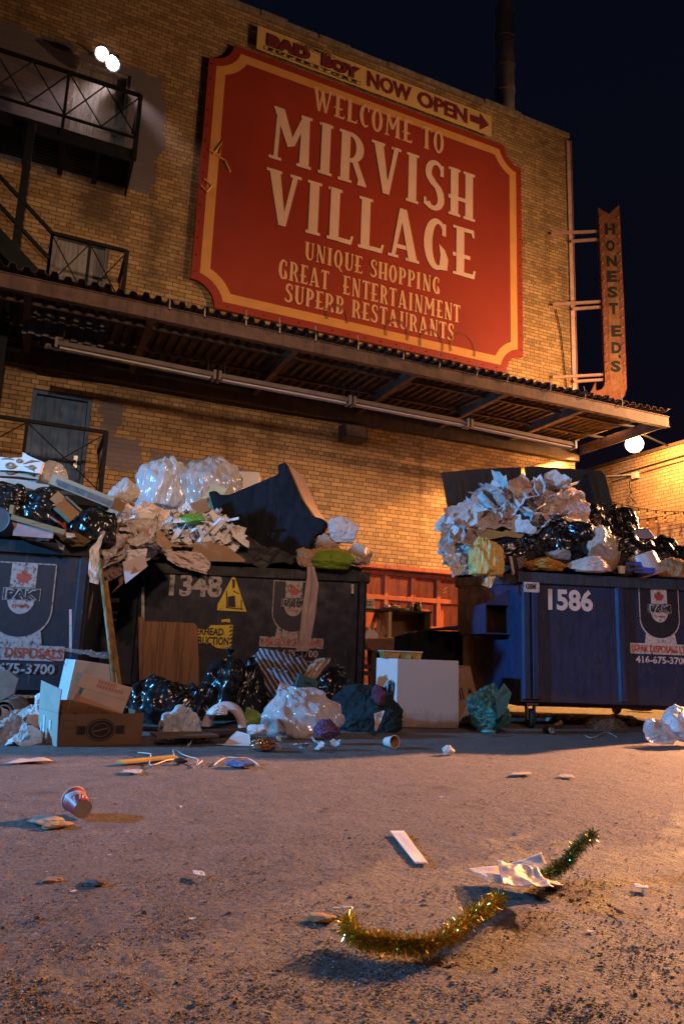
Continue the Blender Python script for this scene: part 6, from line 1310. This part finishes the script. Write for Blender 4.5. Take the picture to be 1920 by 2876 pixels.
# red cup
CR = N('red_cup_print'); x, y, z = CR.xyz(); CR.set(color=CR.mix(CR.ramp(CR.noise(60, 3), [(.3, (0, 0, 0)), (.7, (.25, .25, .25))]), (.36, .025, .03), (.45, .07, .06)), rough=.4); CR = CR.m
cb = gp(231, 2300); ax = Vector((-.26, .95, .16)).normalized()
cbase = cb+Vector((0, .0, .037))
t = cup('coffee_cup', 'crumpled red and white coffee cup tipped over on the asphalt at left', cbase, ax, .115, .036, .047, CR, CARDG)
lm = text_mesh('Tim', .06, .01, ext=.0, shear=.35); vs = []
def wrapc(mb, r_at, a0, z0):
    for p in mb.v:
        a = a0+p.x/.040; zz = z0+p.z; rr = .036+.011*zz/.115+.0006-p.y*.2; p.x, p.y, p.z = rr*math.cos(a), rr*math.sin(a), zz
    return mb
def facing(T, az=0):
    l = T.inverted().to_3x3() @ (OC-T.translation); return math.atan2(l.y, l.x)
A0 = facing(t.matrix_world.copy()) if False else None
Tm = Matrix.Translation(cbase) @ ax.to_track_quat('Z', 'Y').to_matrix().to_4x4(); l = Tm.inverted().to_3x3() @ (OC-cbase); _up = Tm.inverted().to_3x3() @ Vector((-.35, -.25, 1)); A0 = math.atan2(_up.y, _up.x)
obj('lettering', wrapc(lm, 0, A0-.7, .018), plain('cup_lettering_white', (.62, .55, .53), .5, .05, 5, 0), t)
sw = MB()
for k, (z0, w_) in enumerate(((.088, .012), (.075, .006), (.066, .004))):
    for j in range(14):
        a1, a2 = A0-1.4+j*.2, A0-1.4+(j+1)*.2; f = lambda a: z0-.012*math.sin((a-A0)*1.3+.4)
        rr = lambda z: .036+.011*z/.115+.0007
        w1 = w_*math.sin(math.pi*min(1, (j+.3)/14)); w2 = w_*math.sin(math.pi*min(1, (j+1.3)/14))
        q_ = [(a1, f(a1)-w1/2), (a2, f(a2)-w2/2), (a2, f(a2)+w2/2), (a1, f(a1)+w1/2)]
        sw.add([(rr(z)*math.cos(a), rr(z)*math.sin(a), z) for a, z in q_], [(0, 1, 2, 3)])
obj('swoosh', sw, bpy.data.materials['cup_lettering_white'], t)
random.seed(12)
for k, (px_, py_, s, m, lb) in enumerate(((135, 2312, .075, CARDG, 'large splintered pale chip of wood left of the red cup'), (160, 2322, .06, WS, 'pale splinter of wood below the red cup'), (112, 2308, .05, CARDG, 'flat chip of wood at the far left of the red cup'), (178, 2318, .03, plain('orange_chip', (.42, .18, .05), .7), 'small orange chip of wood below the red cup'), (265, 2482, .045, plain('slate_chip', (.16, .10, .07), .8), 'brown chip on the foreground asphalt at left'), (145, 2475, .035, KRAFT, 'small reddish scrap on the foreground asphalt at far left'), (905, 2585, .045, plain('tan_crumb', (.33, .20, .10), .9), 'crumbled tan lump left of the gold tinsel'))):
    p = gp(px_, py_); t_ = obj('wood_chip', crumple(150+k, s, s*.6, s*.22, 3, .4, 1.6), m, None, frame(p+Vector((0, 0, s*.10)), random.uniform(-1, 1)), False, 0, lb, 'wood chip')
def lie(name, lab, cat, pix, z, m, seed, amp=.004, n=14, group=None, hgt=None):
    """thin sheet lying on the ground between four photo pixels (near-left, near-right, far-right, far-left)"""
    P = [gp(*p) for p in pix]; c = sum(P, Vector())/4; vs = []; fs = []
    for j in range(n+1):
        for i in range(n+1):
            u, v = i/n, j/n; p = P[0].lerp(P[1], u).lerp(P[3].lerp(P[2], u), v)-c
            h = z+amp*(1+rg((u*2.2, v*1.6, seed), seed)+.3*rg((u*6, v*5, seed), seed+1))
            if hgt: h += hgt(u, v)
            e = .03*nz((u*8, v*8, 1), seed)*(P[1]-P[0]).length; vs.append((p.x+(e if amp > .004 else 0), p.y+(e if amp > .004 else 0), h))
    for j in range(n):
        for i in range(n): fs.append((j*(n+1)+i, j*(n+1)+i+1, (j+1)*(n+1)+i+1, (j+1)*(n+1)+i))
    o = obj(name, MB().add(vs, fs), m, None, frame(c, 0), amp <= .011, 0, lab, cat, group); s_ = o.modifiers.new('thick', 'SOLIDIFY'); s_.thickness = .0012; return o
lie('paper_strip', 'clean white rectangular paper strip lying alone on the foreground asphalt', 'paper', [(1167, 2432), (1202, 2431), (1134, 2343), (1094, 2343)], .004, plain('clean_white_paper', (.66, .62, .60), .7, .03, 3, .05), 161, .0015, hgt=lambda u, v: .006*v*v)
lie('newspaper_sheet', 'torn stained newspaper sheet lying over the tinsel in the foreground', 'newspaper', [(1375, 2522), (1582, 2516), (1520, 2462), (1314, 2466)], .02, wrinkly('stained_newsprint', (.50, .45, .42), .8, .35, 5, .4, .01, .2), 162, .007, 26, hgt=lambda u, v: .03*(v-.3)*(u > .5)*(u-.5)*4*(v > .3)+.012*(1-u)*(1-v))
lie('plastic_film', 'pinkish translucent plastic film bunched over the torn newspaper sheet', 'plastic film', [(1410, 2546), (1556, 2562), (1500, 2490), (1395, 2478)], .045, wrinkly('pink_film', (.55, .40, .36), .35, .15, 8, .8, .015, .5, alpha=.8), 163, .010, 26)
for k, (pix, m, lb) in enumerate((([(542, 2468), (577, 2474), (572, 2460), (540, 2456)], PAPER, 'small torn white paper scrap on the bare asphalt left of centre'), ([(1432, 2182), (1492, 2180), (1486, 2174), (1438, 2175)], CARDG, 'flat pale card on the asphalt right of centre'), ([(1780, 2505), (1822, 2508), (1815, 2498), (1780, 2492)], PAPER, 'white paper scrap at the right of the foreground near the shadow'), ([(340, 2175), (395, 2178), (400, 2168), (350, 2168)], PINKP, 'pinkish paper scrap below the yellow plank'), ([(930, 2567), (990, 2566), (988, 2560), (940, 2560)], WHITEBAG, 'thin strip of bluish white plastic on the asphalt left of the white paper strip'), ([(10, 2150), (148, 2142), (120, 2134), (60, 2136)], PINKP, 'flattened pinkish card on the asphalt at the far left'), ([(1565, 2186), (1612, 2190), (1605, 2182), (1570, 2180)], CARDG, 'small flat card scrap right of centre'), ([(1730, 2570), (1765, 2585), (1750, 2572), (1700, 2550)], plain('red_scrap', (.25, .08, .06), .7), 'faded red scrap on the asphalt at the right foreground'))):
    lie('paper_scrap', lb, 'paper scrap', pix, .004, m, 170+k, .005, 10)
p = gp(416, 2138); a, b = gp(336, 2150), gp(490, 2134); a.z = b.z = .018; obj('yellow_plank', MB().bar(a, b, .07, .014), plain('yellow_wood_paint', (.46, .26, .05), .7, .2, 6, .3, 30), None, None, False, .002, 'yellow wooden slat lying on the asphalt in front of the open box', 'slat')
ball('black_rag', 'small black rag at the right end of the yellow slat', 'rag', (488, 2128, 528, 2146), gq(508, 2146), INK, 180, .7, 3)
pts = [gp(388+95*u+14*math.sin(u*9), 2118+38*math.sin(u*2.6)**2+4*math.sin(u*14))+Vector((0, 0, .01+.015*abs(math.sin(u*7)))) for u in [k/60*2.0 for k in range(61)]]
obj('white_string', MB().tube(pts, .0035, 6), WHITE, None, None, True, 0, 'white packing string looped over the yellow slat', 'string')
pts = [gp(600+125*u, 2154-16*math.sin(u*3.14)-4*math.sin(u*9))+Vector((0, 0, .008+.02*math.sin(u*3.14))) for u in [k/40 for k in range(41)]]
obj('paper_ribbon', MB().tube(pts, .004, 6), WHITE, None, None, True, 0, 'pale ribbon curling around the blue packet', 'ribbon')
ball('blue_packet', 'crumpled blue and clear snack packet on the asphalt near the yellow slat', 'packet', (636, 2134, 708, 2155), gq(670, 2156), wrinkly('blue_packet_plastic', (.10, .16, .34), .3, .7, 8, .8, .02), 182, .7, 4, .45, 1.6)
pts = [gp(1640+90*u, 2066+8*math.sin(u*7))+Vector((0, 0, .006)) for u in [k/30 for k in range(31)]]; obj('white_string', MB().tube(pts, .003, 6), WHITE, None, None, True, 0, 'thin white string on the shaded asphalt before the blue dumpster', 'string')
# small flat scraps trodden into the asphalt
random.seed(63); FL_ = []
for i in range(5):
    me = sheet(300+i, 1, [.6, .35, .8, .25, .5][i], 6, .12, 2, .25, .10).mesh('scrap'); FL_.append(me)
SCR = [PAPER, NEWS, KRAFT, CARDD, plain('dead_leaf', (.10, .055, .03), .85, .3, 20)]; SC_M = {}
for k in range(90):
    px_, py_ = random.uniform(0, 1915), 2105+740*random.random()**1.2
    p = gp(px_, py_); i = random.randrange(5); m = random.choices(SCR, (2, 2, 3, 4, 6))[0]; s = random.uniform(.010, .036)*(.5 if py_ > 2420 else 1)
    if 1050 < px_ < 1620 and 2300 < py_ < 2600: continue
    if (i, m.name) not in SC_M: me = FL_[i].copy(); me.materials.append(m); SC_M[(i, m.name)] = me
    o = link('paper_scrap' if m in SCR[:3] else 'dead_leaf', SC_M[(i, m.name)]); o.matrix_world = frame(p+Vector((0, 0, .0025)), random.uniform(0, 6.28)) @ Matrix.Rotation(random.uniform(-.12, .12), 4, 'X') @ Matrix.Diagonal((s, s, s, 1))
    if m in SCR[:3]: tag(o, 'tiny scrap of paper trodden flat on the open asphalt', 'paper scrap', 'tiny paper scraps on the open asphalt')
    else: tag(o, 'tiny dark dead leaf or card crumb lying on the open asphalt', 'leaf', 'dark leaves and crumbs on the open asphalt')
# tinsel
def tinsel(name, lab, path, R_, n, m, seed, hz):
    random.seed(seed); C_ = [gp(*p) for p in path]
    for i, c in enumerate(C_): c.z = hz[i] if isinstance(hz, (list, tuple)) else hz
    def cr(u):
        k = u*(len(C_)-1); i = min(int(k), len(C_)-2); f = k-i; p0, p1, p2, p3 = C_[max(i-1, 0)], C_[i], C_[i+1], C_[min(i+2, len(C_)-1)]
        return .5*((2*p1)+(p2-p0)*f+(2*p0-5*p1+4*p2-p3)*f*f+(3*p1-p0-3*p2+p3)*f**3)
    o = C_[len(C_)//2].copy(); o.z = 0; t = thing(name, lab, 'tinsel', frame(o, 0)); mb = MB()
    for k in range(n):
        u = random.random(); p = cr(u); d = (cr(min(1, u+.01))-cr(max(0, u-.01))).normalized()
        a = random.uniform(0, 6.28); s = d.orthogonal().normalized(); s2 = d.cross(s); r = (s*math.cos(a)+s2*math.sin(a)); r = (r+d*random.uniform(-.7, .7)).normalized()
        L = R_*random.uniform(.6, 1.15); e = p+r*L; mid = p+r*L*.55+Vector((0, 0, random.uniform(-.1, .25)*L))
        if e.z < .002: e.z = .002+random.uniform(0, .006)
        if mid.z < .002: mid.z = .004
        w_ = r.cross(Vector((random.uniform(-1, 1), random.uniform(-1, 1), random.uniform(-1, 1)))).normalized()*.0011
        v = [p-w_, p+w_, mid+w_, mid-w_, e+w_*.6, e-w_*.6]; mb.add([x-o for x in v], [(0, 1, 2, 3), (3, 2, 4, 5)])
    obj('strands', mb, m, t); obj('core', MB().tube([cr(k/40)-o for k in range(41)], .002, 6), STEELB, t)
def foilmat(nm, c1, c2):
    n = N(nm); f = n.noise(70, 2); n.set(color=n.ramp(f, [(.42, c1), (.56, c2)]), rough=.18, metal=.85); return n.m
GOLD = foilmat('gold_foil', (.85, .58, .08), (.60, .52, .10)); GREENF = foilmat('green_gold_foil', (.20, .30, .09), (.42, .40, .12))
tinsel('tinsel_garland', 'gold tinsel garland curving across the foreground asphalt', [(972, 2640), (1000, 2672), (1060, 2682), (1130, 2690), (1195, 2690), (1265, 2662), (1310, 2620), (1360, 2590), (1402, 2552)], .031, 4200, GOLD, 5, [.040, .030, .027, .028, .027, .028, .030, .030, .026])
tinsel('tinsel_garland', 'green gold tinsel tail rising beyond the torn newspaper sheet', [(1520, 2500), (1555, 2478), (1590, 2468), (1625, 2456), (1668, 2440)], .029, 1700, GREENF, 6, [.03, .035, .05, .085, .11])
# ------------------------------------------------------------------ loose grit and crumbs on the asphalt (uncountable)
random.seed(21)
for nm, mat, n, smin, smax, lab in (('grit', plain('dark_grit', (.10, .08, .068), .9, .4, 30, 0), 6500, .0012, .0038, 'dark grit strewn over the asphalt'), ('crumbs', plain('brown_crumbs', (.17, .095, .055), .9, .4, 30, 0), 3600, .0015, .0048, 'brown dirt crumbs strewn over the asphalt'), ('pale_crumbs', plain('pale_crumbs_mat', (.40, .37, .35), .8, .3, 30, 0), 1700, .001, .0035, 'pale specks strewn over the asphalt')):
    mb = MB(); k = 0
    while k < n:
        px_, py_ = random.uniform(-60, 1980), 2080+(2900-2080)*random.random()**.75
        if random.random() > .12+.9*max(0, NZ.noise(Vector((px_/190, py_/60, 3)))+.30): continue
        p = gp(px_, py_); s = random.uniform(smin, smax)*(1 if random.random() < .975 else random.uniform(1.4, 2.3)); k += 1
        a = random.uniform(0, 6.28); el = random.uniform(.35, 1); m_ = random.choice((4, 5, 6)); ca, sa = math.cos(a), math.sin(a)
        base = []
        for i in range(m_):
            t_ = i*6.283/m_+random.uniform(-.3, .3); x, y = math.cos(t_)*s*random.uniform(.7, 1.3), math.sin(t_)*s*el*random.uniform(.7, 1.3); base.append(p+Vector((x*ca-y*sa, x*sa+y*ca, 0)))
        hh = s*random.uniform(.25, .8); c_ = sum(base, Vector())/m_; top = [c_+(q-c_)*random.uniform(.45, .75)+Vector((0, 0, hh*random.uniform(.7, 1.2))) for q in base]
        mb.add(base+top, [(i, (i+1) % m_, m_+(i+1) % m_, m_+i) for i in range(m_)]+[tuple(range(m_, 2*m_))])
    obj(nm, mb, mat, None, None, False, 0, lab, 'ground litter', None, 'stuff')
